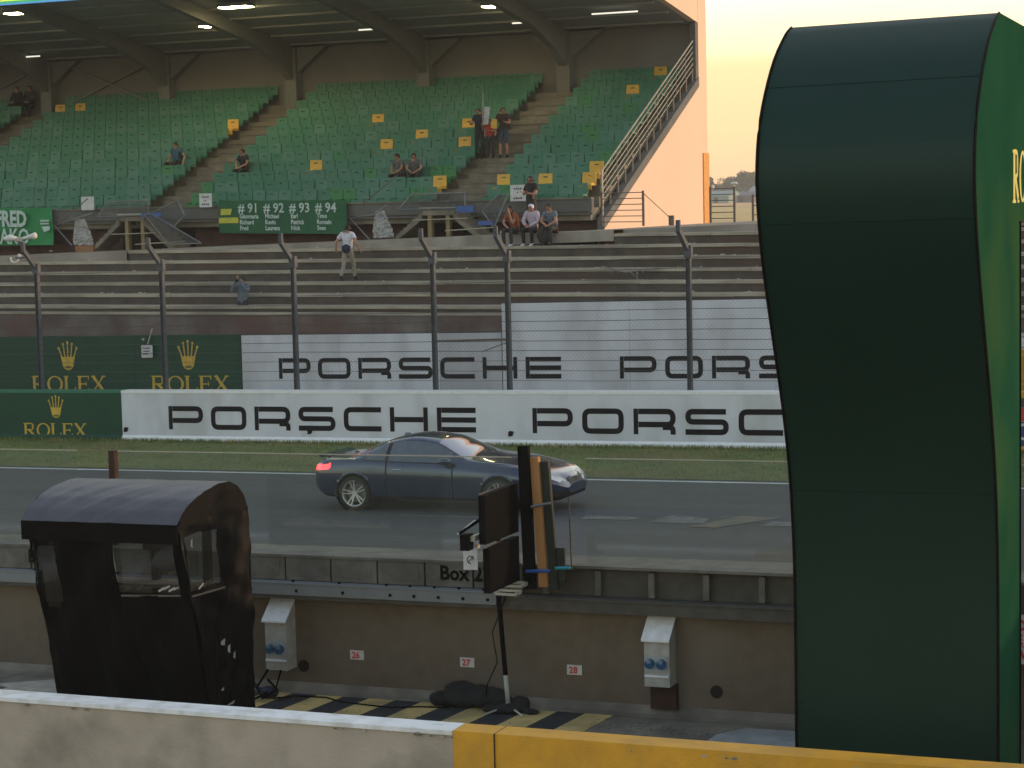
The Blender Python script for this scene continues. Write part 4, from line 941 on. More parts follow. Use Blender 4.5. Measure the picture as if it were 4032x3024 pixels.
# black bag on the floor and stand foot ------------------------------------------
def lumpy(name, label, cat, parts, m, seed, amp=.03):
    """soft body: overlapping ellipsoids melted by a voxel remesh"""
    mb = MB()
    for (c, r) in parts: mb.ball(T(*c), r[0], r[1], r[2], 14, 9)
    at_ = T(*parts[0][0])
    o = build(name, mb, m, at=at_); recalc(o)
    md = o.modifiers.new('remesh', 'REMESH'); md.mode = 'VOXEL'; md.voxel_size = .025
    ms = o.modifiers.new('smooth', 'SMOOTH'); ms.iterations = 6
    tx = bpy.data.textures.new('lump', 'CLOUDS'); tx.noise_scale = .14
    dd = o.modifiers.new('displace', 'DISPLACE'); dd.texture = tx; dd.strength = amp * 2; dd.mid_level = .5
    bpy.context.view_layer.update()
    me = bpy.data.meshes.new_from_object(o.evaluated_get(bpy.context.evaluated_depsgraph_get())); o.modifiers.clear(); o.data = me
    me.materials.clear(); me.materials.append(Mt[m] if isinstance(m, str) else m)
    me.polygons.foreach_set('use_smooth', [True] * len(me.polygons))
    return tag(o, label, cat)
lumpy('black_bag', 'long black soft bag lying on the floor by the foot of the screen stand', 'bag',
      [((-11.30, 24.12, ZF + .10), (.40, .14, .10)), ((-10.98, 24.14, ZF + .12), (.38, .14, .11)), ((-11.30, 24.2, ZF + .24), (.26, .11, .10)), ((-10.98, 24.22, ZF + .21), (.32, .10, .09)), ((-10.68, 24.15, ZF + .12), (.20, .12, .09)), ((-11.60, 24.1, ZF + .10), (.12, .12, .10))], 'black_soft', 4)
lumpy('black_bundle', 'small heap of black cloth and cables round the foot of the screen stand', 'bundle',
      [((-10.55, 24.0, ZF + .06), (.20, .14, .07)), ((-10.38, 24.08, ZF + .11), (.13, .10, .12)), ((-10.75, 23.95, ZF + .05), (.14, .10, .05)), ((-10.2, 24.0, ZF + .04), (.14, .07, .035))], 'black_soft', 6)

# stand with screens -------------------------------------------------------------
ms = empty('screen_stand', T(-10.43, 23.5, ZF), 'black pole stand carrying two stacked screens seen edge on with silver bars', 'screen stand')
mb = MB(T); mb.tube([(-10.53, 24.0, ZF + .02), (-10.565, 24.0, -.25)], .032, 8); build('lower_tube', mb, 'box_grey', ms, smooth=True)
mb = MB(T); mb.tube([(-10.565, 24.0, -.25), (-10.66, 24.0, 1.1)], .034, 8); mb.tube([(-10.66, 24.0, 1.1), (-10.56, 24.0, 2.2)], .028, 8); mb.box(-10.68, -10.42, 23.96, 24.03, 1.25, 1.30); mb.box(-10.64, -10.42, 23.96, 24.03, 1.95, 2.0); build('pole', mb, 'black', ms, smooth=True)
mb = MB(T)
for (a, b) in (((-10.53, 24.0), (-10.78, 23.78)), ((-10.53, 24.0), (-10.25, 23.82)), ((-10.53, 24.0), (-10.5, 24.2))): mb.tube([(a[0], a[1], ZF + .10), (b[0], b[1], ZF + .02)], .014, 5)
build('tripod_foot', mb, 'alu', ms)
def screen(z0, z1, y0, y1, x, lean):
    mb = MB(T); mb.prism([(y0, z0 + lean), (y1, z0), (y1, z1), (y0, z1 - .02 + lean)], 'x', x, x + .09); s_ = build('screen_housing', mb, 'black', ms)
    for k, (f0, f1, m) in enumerate(((.93, .99, 'rail_dark'), (.62, .72, 'rail_dark'))):
        mb = MB(T); h = z1 - z0; mb.prism([(y0 + .05, z0 + h * f0), (y1 - .1, z0 + h * f0), (y1 - .1, z0 + h * f1), (y0 + .05, z0 + h * f1)], 'x', x - .02, x - .001); build('trim_bar', mb, m, s_)
    mb = MB(T); mb.box(x - .012, x - .001, y0 + .12, y1 - .12, z0 + .06, z0 + (z1 - z0) * .55); build('recess', mb, 'tower_trim', s_)
screen(1.66, 2.30, 22.95, 24.0, -10.42, 0); screen(1.02, 1.60, 23.05, 24.0, -10.42, 0)
mb = MB(T); mb.box(-10.50, -10.45, 22.86, 24.02, 1.71, 1.78); build('silver_bar', mb, 'alu', ms)
mb = MB(T); mb.box(-10.47, -10.44, 23.3, 24.0, 1.40, 1.45); build('silver_bar', mb, 'alu', ms)
mb = MB(T); mb.box(-10.47, -10.44, 23.5, 23.9, 1.18, 1.21); build('silver_bar', mb, 'alu', ms)
mb = MB(T); mb.box(-10.47, -10.44, 23.45, 23.85, 1.07, 1.10); build('silver_bar', mb, 'alu', ms)
mb = MB(T); mb.box(-10.62, -10.50, 22.80, 22.95, 1.60, 1.80); mb.bar((-10.62, 22.8, 1.82), (-10.52, 23.25, 1.94), .03); build('side_box', mb, 'black', ms)
mb = MB(T); mb.bar((-10.64, 22.78, 1.81), (-10.56, 23.15, 1.93), .018); build('trim_bar', mb, 'alu', ms)
mb = MB(T); mb.box(-10.49, -10.46, 22.98, 23.06, 1.60, 1.66); build('clip', mb, 'alu', ms)
mb = MB(T); mb.bar((-10.26, 24.03, .95), (-10.26, 24.03, 2.2), .04); build('rear_upright', mb, 'galv', ms)
for (y, z) in ((23.75, .97), (23.55, .90)):
    mb = MB(T); mb.box(-10.50, -10.18, y, y + .03, z, z + .03); mb.box(-10.5, -10.18, y + .14, y + .17, z + .02, z + .05); mb.box(-10.5, -10.47, y, y + .16, z, z + .04); mb.box(-10.21, -10.18, y, y + .16, z, z + .04); build('clamp_bracket', mb, 'alu', ms)
mb = MB(T); P = [(-10.45, 24.0, 1.0), (-10.75, 24.02, .3), (-10.7, 24.05, -.1), (-10.85, 24.05, -.4), (-10.9, 24.05, -.7)]; mb.tube(P, .008, 5); build('lead', mb, 'black', ms)
pz = empty('paper_sheet', T(-10.85, 23.4, 1.3), 'white paper sheet with a handwritten mark hanging left of the screens', 'paper')
mb = MB(T); mb.box(-10.80, -10.60, 23.28, 23.286, 1.27, 1.56); build('sheet', mb, 'paper', pz)
mb = MB(T); stroke(mb, [(-10.70 + .045 * math.cos(t), 1.40 + .05 * math.sin(t)) for t in [x * .7 for x in range(8)]], .01, lambda u, v, d: (u, 23.277 - d, v)); stroke(mb, [(-10.73, 1.36), (-10.66, 1.45)], .01, lambda u, v, d: (u, 23.277 - d, v)); build('mark', mb, 'print_dark', pz)
# uprights beside the stand
mb = MB(T); mb.bar((-10.16, 23.95, .92), (-10.215, 23.95, 2.79), .15, .07, upv=(0, 1, 0)); o = build('black_board', mb, 'black', at=T(-10.2, 23.95, .94)); tag(o, 'tallest narrow black upright board between the screens and the timber', 'board')
mb = MB(T); mb.bar((-9.99, 24.0, .95), (-10.08, 24.0, 2.64), .115, .08, upv=(0, 1, 0)); o = build('timber_post', mb, 'timber', at=T(-10.05, 24.0, .95)); tag(o, 'orange brown squared timber upright strapped beside the black board', 'timber')
mb = MB(T); mb.bar((-9.86, 24.05, .90), (-9.96, 24.05, 2.58), .11, .07, upv=(0, 1, 0)); mb.box(-9.9, -9.72, 24.06, 24.1, 1.0, 1.45); o = build('dark_board', mb, 'dark_green', at=T(-9.9, 24.05, .95)); tag(o, 'dark green brown upright board right of the orange timber', 'board')
mb = MB(T); mb.tube([(-10.2, 23.9, 1.16), (-9.95, 23.93, 1.17), (-9.88, 23.95, 1.165)], .022, 5); o = build('tie_rope', mb, 'blue', at=T(-10, 23.9, 1.16)); tag(o, 'blue rope tied round the timber upright near its foot', 'rope')
mb = MB(T); mb.tube([(-9.82, 23.98, 1.2), (-9.62, 24.0, 1.21)], .022, 5); o = build('tie_strap', mb, 'cyan', at=T(-9.7, 24, 1.2)); tag(o, 'turquoise strap lying on the pit wall right of the timber', 'strap')
mb = MB(T); mb.tube([(-10.12, 23.93, 2.0), (-9.86, 23.96, 2.05)], .02, 5); o = build('upper_strap', mb, 'galv', at=T(-10, 23.9, 2.0)); tag(o, 'grey strap binding the three uprights together at two thirds height', 'strap')
mb = MB(T); mb.bar((-9.66, 24.15, 1.15), (-9.68, 24.15, 2.10), .018, .018); o = build('screen_clamp_post', mb, 'ledge_dark', at=T(-9.66, 24.15, 1.2)); tag(o, 'short grey post at the left edge of the right glass screen', 'post')

# black booth -----------------------------------------------------------------------
bt = empty('covered_booth', T(-14.55, 21.7, ZF), 'pit perch booth wrapped in black plastic sheeting under an arched roof greyed by painted sky sheen', 'booth')
XL_, XR_ = -15.72, -13.42
rb2 = random.Random(8)
def grid(name, fn, nu, nv, m, hole=None, thick=.012, jit=.012):
    """sheet of tarp: fn(s,t) -> track point; hole: list of (s0,s1,t0,t1) windows"""
    r_ = random.Random(hash(name) % 100 if False else len(name) * 7 + nu); mb = MB(T); vs = []
    for j in range(nv + 1):
        for i in range(nu + 1):
            p = Vector(fn(i / nu, j / nv)); e = 0 if i in (0, nu) or j in (0, nv) else 1
            vs.append(tuple(p + Vector((r_.uniform(-1, 1), r_.uniform(-1, 1), r_.uniform(-1, 1))) * jit * e))
    fs = []
    for j in range(nv):
        for i in range(nu):
            s, t = (i + .5) / nu, (j + .5) / nv
            if hole and any(a < s < b and c < t < d for a, b, c, d in hole): continue
            fs.append((j * (nu + 1) + i, j * (nu + 1) + i + 1, (j + 1) * (nu + 1) + i + 1, (j + 1) * (nu + 1) + i))
    mb.add(vs, fs); return build(name, mb, m, bt, smooth=True)
def yfront(z): return 21.38 - .58 * max(0, min(1, (z + .4) / 2.6))
prof = [(20.72, 2.17), (20.86, 2.30), (21.1, 2.42), (21.4, 2.50), (21.7, 2.545), (21.95, 2.54), (22.15, 2.46), (22.3, 2.32), (22.38, 2.15), (22.42, 1.9)]
def pr(t):
    f = t * (len(prof) - 1); i = min(int(f), len(prof) - 2); a, b = prof[i], prof[i + 1]; f -= i
    return (a[0] + (b[0] - a[0]) * f, a[1] + (b[1] - a[1]) * f)
def roof_fn(s, t):
    y, z = pr(t); x = XL_ + (XR_ - XL_) * s
    wr = .005 * math.sin(34 * (s * 1.0 - t * .55) + 3 * math.sin(5 * s)) * math.sin(math.pi * s) * (1 - t) ** .4 + .006 * max(0, math.sin(70 * s - 58 * t + 2 * math.sin(6 * s))) ** 2 * math.sin(math.pi * s) * (1 - t)
    return (x, y - wr * .5, z + wr)
grid('roof_sheet', roof_fn, 72, 36, 'tarp_roof', jit=.0015)
def front_fn(s, t):
    z = ZF + .02 + (2.16 - ZF) * t; x = XL_ + .03 + (XR_ - XL_ - .06) * s
    bul = .05 * math.sin(math.pi * s) * math.sin(math.pi * t) + .03 * math.sin(7 * s + 5 * t) + .022 * math.sin(17 * s - 9 * t + 3 * math.sin(4 * t)) + .012 * math.sin(41 * s + 13 * t)
    return (x, yfront(z) - .02 - bul, z)
WF = [(.57, .94, .685, .935), (.03, .15, .62, .88)]
grid('front_sheet', front_fn, 60, 50, 'tarp', WF, jit=.006)
def side_fn(x):
    def f(s, t):
        z = ZF + .02 + (2.15 - ZF) * t; y0 = yfront(z) - .02; y = y0 + (22.41 - y0) * s
        ztop = 0
        if t > .9:
            pass
        return (x + .025 * math.sin(6 * s + 4 * t) + .02 * math.sin(19 * s - 11 * t + 2 * math.sin(5 * t)) + .01 * math.sin(43 * t + 11 * s), y, z)
    return f
grid('side_sheet', side_fn(XR_ - .01), 32, 50, 'tarp', [(.03, .50, .69, .935)], jit=.006)
grid('side_sheet', side_fn(XL_ + .01), 32, 50, 'tarp', [(.03, .50, .69, .935)], jit=.006)
grid('back_sheet', lambda s, t: (XL_ + .01 + (XR_ - XL_ - .02) * s, 22.42 + .01 * math.sin(9 * s + 7 * t), ZF + .02 + (1.95 - ZF) * t), 40, 40, 'tarp', [(.08, .92, .62, .94)], jit=.004)
for x in (XL_ + .005, XR_ - .005):   # arched gable ends above the side sheets
    mb = MB(T); mb.prism([(20.74, 2.13)] + prof[1:-1] + [(22.41, 2.13)], 'x', x - .006, x + .006); build('gable', mb, 'tarp', bt)
mb = MB(T); mb.box(XL_, XR_, 20.72, 20.74, 1.93, 2.17); build('valance', mb, 'tarp', bt)
# clear film windows
def film(name, pts):
    mb = MB(T); mb.add(pts, [(0, 1, 2, 3)]); build('window_film', mb, 'film', bt)
def ff(s, t, d=0.0):
    p = front_fn(s, t); return (p[0], p[1] + .02 + d, p[2])
for (a, b, c, d) in WF: film('w', [ff(a - .02, c - .02), ff(b + .02, c - .02), ff(b + .02, d + .02), ff(a - .02, d + .02)])
sf = side_fn(XR_ - .03); film('w', [sf(.01, .67), sf(.52, .67), sf(.52, .95), sf(.01, .95)])
sf = side_fn(XL_ + .03); film('w', [sf(.01, .67), sf(.52, .67), sf(.52, .95), sf(.01, .95)])
# inside: desk, box and frame seen faintly through the film
mb = MB(T); mb.box(XL_ + .2, XR_ - .2, 21.9, 22.3, 1.14, 1.18); build('desk', mb, 'plywood', bt)
mb = MB(T); mb.box(-14.50, -14.38, 21.95, 22.05, 1.3, 1.95); mb.box(-14.72, -14.26, 21.9, 22.0, 1.62, 1.72); mb.ball((-14.38, 21.95, 1.52), .22, .05, .18, 12, 8); build('tan_bag', mb, mat('tan_cloth', (.30, .22, .12), .9), bt)
for x in (-15.6, -14.75, -13.96, -13.5):
    mb = MB(T); mb.box(x - .05, x + .05, 22.2, 22.28, ZF, 2.2); build('frame_post', mb, 'black', bt)
mb = MB(T)
for (a, b) in (((.58, .675), (.94, .68)),):
    p, q = front_fn(a[0], a[1]), front_fn(b[0], b[1]); mb.bar((p[0], p[1] - .03, p[2]), (q[0], q[1] - .03, q[2]), .02)
build('window_sill', mb, 'rail_dark', bt); mb = MB(T)
sfr = side_fn(XR_ + .012); p, q = sfr(.02, .68), sfr(.52, .675); mb.bar(p, q, .02); build('window_sill', mb, 'rail_dark', bt)
mb = MB(T)
for (s, t, k) in ((.60, .70, 3), (.80, .695, 4)):
    for j in range(k):
        p = front_fn(s + .03 * j, t + .008 * (j % 2)); mb.bar((p[0], p[1] + .06, p[2]), (p[0] + .09, p[1] + .06, p[2] + .05), .025)
for j in range(4):
    p = side_fn(XR_ - .05)(.06 + .10 * j, .70); mb.bar(p, (p[0], p[1] + .11, p[2] + .05), .025)
build('crumpled_paper', mb, 'plywood', bt)
for (s, t, w2, h2) in ((.42, .44, .10, .07), (.50, .41, .06, .10), (.60, .37, .04, .08), (.24, .24, .06, .03), (.34, .16, .18, .02), (.1, .92, .03, .10)):
    p = side_fn(XR_ + .022)(s, t); mb = MB(T)
    mb.add([(p[0], p[1], p[2]), (p[0], p[1] + w2, p[2] + .02), (p[0], p[1] + w2 * .8, p[2] - h2), (p[0], p[1] - .01, p[2] - h2 * .6)], [(0, 1, 2, 3)]); build('torn_tape', mb, 'plastic', bt)
mb = MB(T); mb.box(XL_ - .02, XR_ + .25, 21.2, 22.5, ZF + .005, ZF + .14); build('pallet', mb, mat('old_pallet', (.07, .05, .038), .9, c2=(.04, .03, .025), scale=8), bt)
for k in range(5):
    mb = MB(T); y = 21.22 + .26 * k; mb.box(XL_ - .04, XR_ + .28, y, y + .16, ZF + .142, ZF + .165); build('plank', mb, mat('grey_plank', (.11, .095, .075), .9, c2=(.07, .06, .05), scale=8) if k == 0 else bpy.data.materials['grey_plank'], bt)
# boards and plates on the floor
mb = MB(T); mb.prism([(-18.35, 23.45), (-17.0, 23.1), (-16.4, 24.0), (-17.5, 24.0)], 'z', ZF + .03, ZF + .055); mb.prism([(-18.15, 23.35), (-16.9, 23.0), (-16.3, 23.9), (-17.3, 23.95)], 'z', ZF + .004, ZF + .028)
o = build('loose_boards', mb, 'plywood', at=T(-17.3, 23.5, ZF)); tag(o, 'two pale loose boards stacked on the floor left of the black booth', 'board')
mb = MB(T); mb.prism([(-7.62, 22.2), (-4.4, 22.2), (-4.4, 23.98), (-7.28, 23.98), (-7.55, 23.6)], 'z', ZF + .004, ZF + .03); o = build('metal_plate', mb, 'metal_plate', at=T(-6.5, 23, ZF)); tag(o, 'light grey metal plate on the platform floor beside the sign tower', 'plate')
nb = empty('warning_sign', T(-3.8, YW, .3), 'white sign with red print on the pit wall at the right edge of the picture', 'sign')
mb = MB(T); mb.box(-4.1, -3.2, YW - .04, YW - .02, .25, .84); build('plate', mb, 'paper', nb)
for j, tx_ in enumerate(('O', 'E', 'A')):
    text_part('lettering', tx_, .17, T(-3.99, YW - .045, .66 - .17 * j), (1, K, G), (0, 0, 1), 'red', nb, bold=.008)
mb = MB(T); mb.box(-4.02, -3.3, YW - .046, YW - .042, .455, .467); build('underline', mb, 'red', nb)
# sign tower --------------------------------------------------------------------------
tw = empty('sign_tower', T(-4.9, 22.2, ZF), 'tall dark green curved sign tower with gold lettering on its right side', 'sign tower')
YT = 21.8
pf = [(YT, ZF), (YT, 1.4), (YT - .03, 2.0), (YT - .14, 2.75), (YT - .38, 3.5), (YT - .70, 4.2), (YT - 1.03, 4.9), (YT - 1.25, 5.5), (YT - 1.34, 6.1), (YT - 1.22, 6.6), (YT - .92, 7.02), (YT - .55, 7.38), (YT - .10, 7.64), (YT + .08, 7.70)]
pc = fillet([Vector(p) for p in pf], .35, 3); pc = [(p.x, p.y) for p in pc]
XA, XB = -6.03, -3.80
mb = MB(T); n = len(pc); seams = 1
cuts_ = [ZF - 1, 2.62, 5.57, 7.0, 9]
for lo, hi in zip(cuts_[:-1], cuts_[1:]):
    seg = [p for p in pc if lo <= p[1] <= hi]
    def cutat(zc):
        for p, q in zip(pc[:-1], pc[1:]):
            if p[1] <= zc <= q[1]: t = (zc - p[1]) / (q[1] - p[1]); return (p[0] + (q[0] - p[0]) * t, zc)
    if cutat(lo + .002): seg = [cutat(lo + .002)] + [p for p in seg if p[1] > lo + .005]
    if cutat(hi - .002): seg = [p for p in seg if p[1] < hi - .003] + [cutat(hi - .002)]
    mb = MB(T); n = len(seg); dd = .006 if lo > 5 and hi < 8 else 0
    vs = [(XA, y + dd * (k / n), z) for k, (y, z) in enumerate(seg)] + [(XB, y + dd * (k / n), z) for k, (y, z) in enumerate(seg)]
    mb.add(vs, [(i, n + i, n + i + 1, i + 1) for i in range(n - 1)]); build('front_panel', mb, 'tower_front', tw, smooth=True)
mb = MB(T); n = len(pc); mb.add([(XA, y + .02, z) for y, z in pc] + [(XB, y + .02, z) for y, z in pc], [(i, n + i, n + i + 1, i + 1) for i in range(n - 1)]); build('backing_skin', mb, 'tower_trim', tw)
for x in (XA + .06, XB - .06):
    for z_ in (.2, 1.0, 1.8, 2.6): 
        mb = MB(T); yv = [p for p in pc if p[1] >= z_][0][0] - .004; mb.tube([(x, YT - .006, z_), (x, YT + .01, z_)], .009, 6)
        if z_ < 1.9: build('rivet', mb, 'tower_trim', tw)
for x in (XA, XB - .0):
    s = .012 if x > -5 else -.012
    mb = MB(T); back = [(YT + 3.6, 7.62), (YT + 3.6, 5.5), (YT + 1.32, 5.5), (YT + 1.32, ZF)]
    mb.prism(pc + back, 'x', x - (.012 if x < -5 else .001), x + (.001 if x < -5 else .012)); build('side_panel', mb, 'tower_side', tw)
    mb = MB(T)
    q = [(x + s * .5, y - .012, z) for y, z in pc]; mb.tube(q, .016, 4); build('edge_trim', mb, 'tower_trim', tw)
mb = MB(T); mb.box(XB + .002, XB + .03, YT + 1.325, YT + 1.345, ZF, 5.48); mb.box(XB, XB + .03, YT + 1.3, YT + 3.6, 5.475, 5.498); build('edge_trim', mb, 'tower_trim', tw)
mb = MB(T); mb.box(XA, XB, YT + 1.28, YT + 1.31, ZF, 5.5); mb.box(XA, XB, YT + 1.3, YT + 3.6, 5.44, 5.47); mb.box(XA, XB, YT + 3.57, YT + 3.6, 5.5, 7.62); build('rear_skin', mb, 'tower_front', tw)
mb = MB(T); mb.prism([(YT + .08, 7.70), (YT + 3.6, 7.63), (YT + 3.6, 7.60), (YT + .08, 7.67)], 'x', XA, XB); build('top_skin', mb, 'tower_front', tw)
mb = MB(T); serif_word(mb, 'ROLEX', 22.64, 5.70, .58, 2.1, lambda u, v, d: (XB + .013 + d, u, v)); build('lettering', mb, 'gold_bright', tw)

# ================================================================== the car
def interp(keys, x):
    """monotone cubic through (x, v) keys"""
    n = len(keys)
    if x <= keys[0][0]: return keys[0][1]
    if x >= keys[-1][0]: return keys[-1][1]
    for i in range(n - 1):
        if x <= keys[i + 1][0]: break
    def sl(j):
        if j <= 0 or j >= n - 1: 
            j0 = 0 if j <= 0 else n - 2
            return (keys[j0 + 1][1] - keys[j0][1]) / (keys[j0 + 1][0] - keys[j0][0])
        a = (keys[j][1] - keys[j - 1][1]) / (keys[j][0] - keys[j - 1][0]); b = (keys[j + 1][1] - keys[j][1]) / (keys[j + 1][0] - keys[j][0])
        return 0 if a * b <= 0 else 2 * a * b / (a + b)
    h = keys[i + 1][0] - keys[i][0]; t = (x - keys[i][0]) / h; m0, m1 = sl(i) * h, sl(i + 1) * h
    return (2 * t**3 - 3 * t * t + 1) * keys[i][1] + (t**3 - 2 * t * t + t) * m0 + (-2 * t**3 + 3 * t * t) * keys[i + 1][1] + (t**3 - t * t) * m1
K_zc = [(0, .78), (.05, .92), (.22, 1.03), (.45, 1.04), (.85, 1.08), (1.25, 1.26), (1.7, 1.41), (2.15, 1.47), (2.7, 1.42), (3.1, 1.25), (3.5, 1.075), (4.2, .99), (4.8, .87), (5.15, .76), (5.32, .66), (5.4, .54)]
K_zb = [(0, .74), (.06, .86), (.3, .955), (.7, .985), (1.2, .995), (2, .965), (3.1, .945), (3.6, .935), (4.4, .89), (5.0, .78), (5.25, .67), (5.4, .50)]
K_wb = [(0, .60), (.08, .76), (.3, .87), (1, .935), (2, .90), (3.1, .90), (4, .90), (4.8, .82), (5.2, .66), (5.4, .40)]
K_wm = [(0, .66), (.08, .84), (.3, .95), (1, 1.0), (1.6, .975), (2.5, .965), (3.4, .975), (4.1, 1.0), (4.8, .95), (5.15, .82), (5.32, .66), (5.4, .48)]
K_wr = [(0, .50), (.3, .66), (.85, .72), (1.3, .64), (1.8, .59), (2.3, .59), (2.75, .63), (3.1, .72), (3.5, .82), (4.2, .76), (4.8, .62), (5.2, .48), (5.4, .28)]
K_zr = [(0, .775), (.05, .905), (.22, 1.01), (.85, 1.045), (1.25, 1.19), (1.7, 1.335), (2.15, 1.395), (2.7, 1.335), (3.1, 1.175), (3.5, 1.02), (4.2, .965), (4.8, .85), (5.15, .745), (5.4, .53)]
K_bt = [(0, .44), (.12, .34), (.35, .25), (1, .22), (4.4, .22), (5.1, .24), (5.3, .27), (5.4, .36)]
def section(x):
    zb, wm, wb, zbt = interp(K_bt, x), interp(K_wm, x), interp(K_wb, x), interp(K_zb, x)
    wr, zr, zc = interp(K_wr, x), interp(K_zr, x), interp(K_zc, x)
    zm = min(.56, (zb + zbt) / 2 + .04)
    return [(0, zb), (wm * .84, zb), (wm * .955, zb + .07), (wm, zm), (wm * .985, zm + (zbt - zm) * .62), (wb, zbt),
            ((wb * .55 + wr * .45) + .012, zbt + (zr - zbt) * .5), (wr, zr), (wr * .55, zr + (zc - zr) * .78), (0, zc)]
def cat(P, v):
    n = len(P); i = min(int(v), n - 2); t = v - i
    p1, p2 = P[i], P[i + 1]; p0 = P[i - 1] if i else (-P[1][0], P[1][1]); p3 = P[i + 2] if i + 2 < n else (-P[n - 2][0], P[n - 2][1])
    if i in (0, 1): return (p1[0] + (p2[0] - p1[0]) * t, p1[1] + (p2[1] - p1[1]) * t)
    f = lambda a, b, c, d: .5 * (2 * b + (c - a) * t + (2 * a - 5 * b + 4 * c - d) * t * t + (3 * b - a - 3 * c + d) * t**3)
    return (f(p0[0], p1[0], p2[0], p3[0]), f(p0[1], p1[1], p2[1], p3[1]))
CX, CY, CL = -19.80, 36.42, 5.4
def CT(x, y, z): return T(CX + x, CY + y, z + .0)
def make_car():
    root = empty('sports_car', CT(2.7, 0, 0), 'dark blue two door coupe driving to the right along the straight, tail light lit', 'car')
    xs = sorted(set([round(5.4 * i / 150, 4) for i in range(151)] + [.02, .04, 5.38, 5.36]))
    vsn = []
    for seg in range(9):
        k = {0: 2, 1: 3, 2: 6, 3: 9, 4: 7, 5: 9, 6: 9, 7: 7, 8: 7}[seg]
        vsn += [seg + j / k for j in range(k)]
    vsn.append(9.0); nv = len(vsn)
    grid_ = {}
    for i, x in enumerate(xs):
        P = section(x)
        for j, v in enumerate(vsn):
            y, z = cat(P, v); 
            if j in (0, nv - 1): y = 0
            for s in (-1, 1): grid_[(i, j, s)] = [x, s * y, z]
    wheels = (1.0, 4.13); RW = .405; ZW = .345
    # pull arch vertices onto a clean circle
    for key, p in grid_.items():
        if abs(p[1]) > .62 and vsn[key[1]] < 4.9 and vsn[key[1]] > 1.5:
            for wx in wheels:
                r = math.hypot(p[0] - wx, p[2] - ZW)
                if abs(r - RW) < .026 and r > 1e-3:
                    p[0] = wx + (p[0] - wx) * RW / r; p[2] = ZW + (p[2] - ZW) * RW / r
    parts = {}
    def region(x, v, y, z, s):
        if 5.10 < v < 6.90 and 1.22 < x < 3.08:
            if 1.66 < x < 1.74: return ('pillar', s)
            return ('side_window', s)
        if 7.0 < v and 2.74 < x < 3.46: return ('windshield', 0)
        if 7.05 < v and .86 < x < 1.66: return ('rear_window', 0)
        if x < .46 and .775 + x * .12 < z < .875 + x * .12 and abs(y) > .40 and v < 5.5: return ('tail_light', s)
        if 4.78 < x < 5.28 and 4.25 < v < 5.1 and abs(y) > .45: return ('headlight', s)
        if x > 5.25 and .50 < z < .66 and abs(y) < .36 and v > 3: return ('grille', 0)
        if x > 5.2 and .28 < z < .44 and v > 1: return ('air_intake', 0)
        if v < 2.0 : return ('sill', 0)
        if x < .14 and z < .52: return ('rear_diffuser', 0)
        if v < 4.95 and any(abs(x - d) < .013 for d in (1.72, 3.16)): return ('seam', 0)
        return ('body', 0)
    for i in range(len(xs) - 1):
        for j in range(nv - 1):
            v = (vsn[j] + vsn[j + 1]) / 2
            for s in (-1, 1):
                q = [grid_[(i, j, s)], grid_[(i + 1, j, s)], grid_[(i + 1, j + 1, s)], grid_[(i, j + 1, s)]]
                c = [sum(p[k] for p in q) / 4 for k in range(3)]
                if v < 4.9 and abs(c[1]) > .62 and any(math.hypot(c[0] - wx, c[2] - ZW) < RW - .004 for wx in wheels): continue
                reg = region(c[0], v, c[1], c[2], s)
                parts.setdefault(reg, []).append((q if s > 0 else q[::-1], ((i, j, s), (i + 1, j, s), (i + 1, j + 1, s), (i, j + 1, s)) if s > 0 else ((i, j + 1, s), (i + 1, j + 1, s), (i + 1, j, s), (i, j, s))))
    mats = dict(body='car', side_window='window', windshield='windscreen', rear_window='window', tail_light='tail', headlight='head', grille='car_black', air_intake='car_black', sill='car_black', rear_diffuser='car_black', seam='car_black', pillar='car_black')
    names = dict(seam='door_gap', pillar='window_pillar')
    for (nm, s), fl in parts.items():
        mb = MB(CT); idx = {}; vs = []; fs = []
        off = {'side_window': -.006, 'windshield': .0, 'rear_window': -.004, 'seam': -.008}.get(nm, 0)
        for q, ks in fl:
            f = []
            for k in ks:
                kk = (k[0], k[1], 0 if k[1] in (0, nv - 1) else k[2])
                if kk not in idx: idx[kk] = len(vs); p = grid_[k]; vs.append((p[0], p[1] * (1 + off), p[2] + off * .5))
                f.append(idx[kk])
            fs.append(f)
        mb.add(vs, fs)
        if nm == 'body':
            for i_, si in ((0, 0), (len(xs) - 1, 1)):
                P = [grid_[(i_, j, 1)] for j in range(nv)] + [grid_[(i_, j, -1)] for j in range(nv - 2, 0, -1)]
                mb.add([tuple(p) for p in P], [tuple(range(len(P)))])
        o = build(names.get(nm, nm), mb, mats[nm], root, smooth=True)
    mb = MB(CT); mb.box(.50, .56, -.80, .80, .45, .93); build('tail_glow_block', mb, 'tower_trim', root)  # unseen panel added to keep tail light glow from leaking inside the body
    # bright line round the side glass, belt moulding
    for s in (-1, 1):
        for (v, a, b) in ((5.06, 1.25, 3.2),):
            mb = MB(CT); mb.tube([(x, s * (cat(section(x), v)[0] + .004), cat(section(x), v)[1]) for x in [a + (b - a) * k / 24 for k in range(25)]], .010, 5); build('window_trim', mb, 'car_black', root)
        # mirror
        mb = MB(CT); mb.ball((3.02, s * 1.03, 1.02), .13, .11, .075, 12, 8); mi = build('wing_mirror', mb, 'car', root, smooth=True)
        mb = MB(CT); mb.box(2.98, 3.06, min(s * .88, s * .98), max(s * .88, s * .98), .965, .995); build('stalk', mb, 'car_black', mi)
        mb = MB(CT); mb.tube([(1.85, s * (cat(section(1.9), 4.4)[0] + .012), .83), (2.05, s * (cat(section(2.0), 4.4)[0] + .018), .83)], .014, 6); build('door_handle', mb, 'chrome', root)
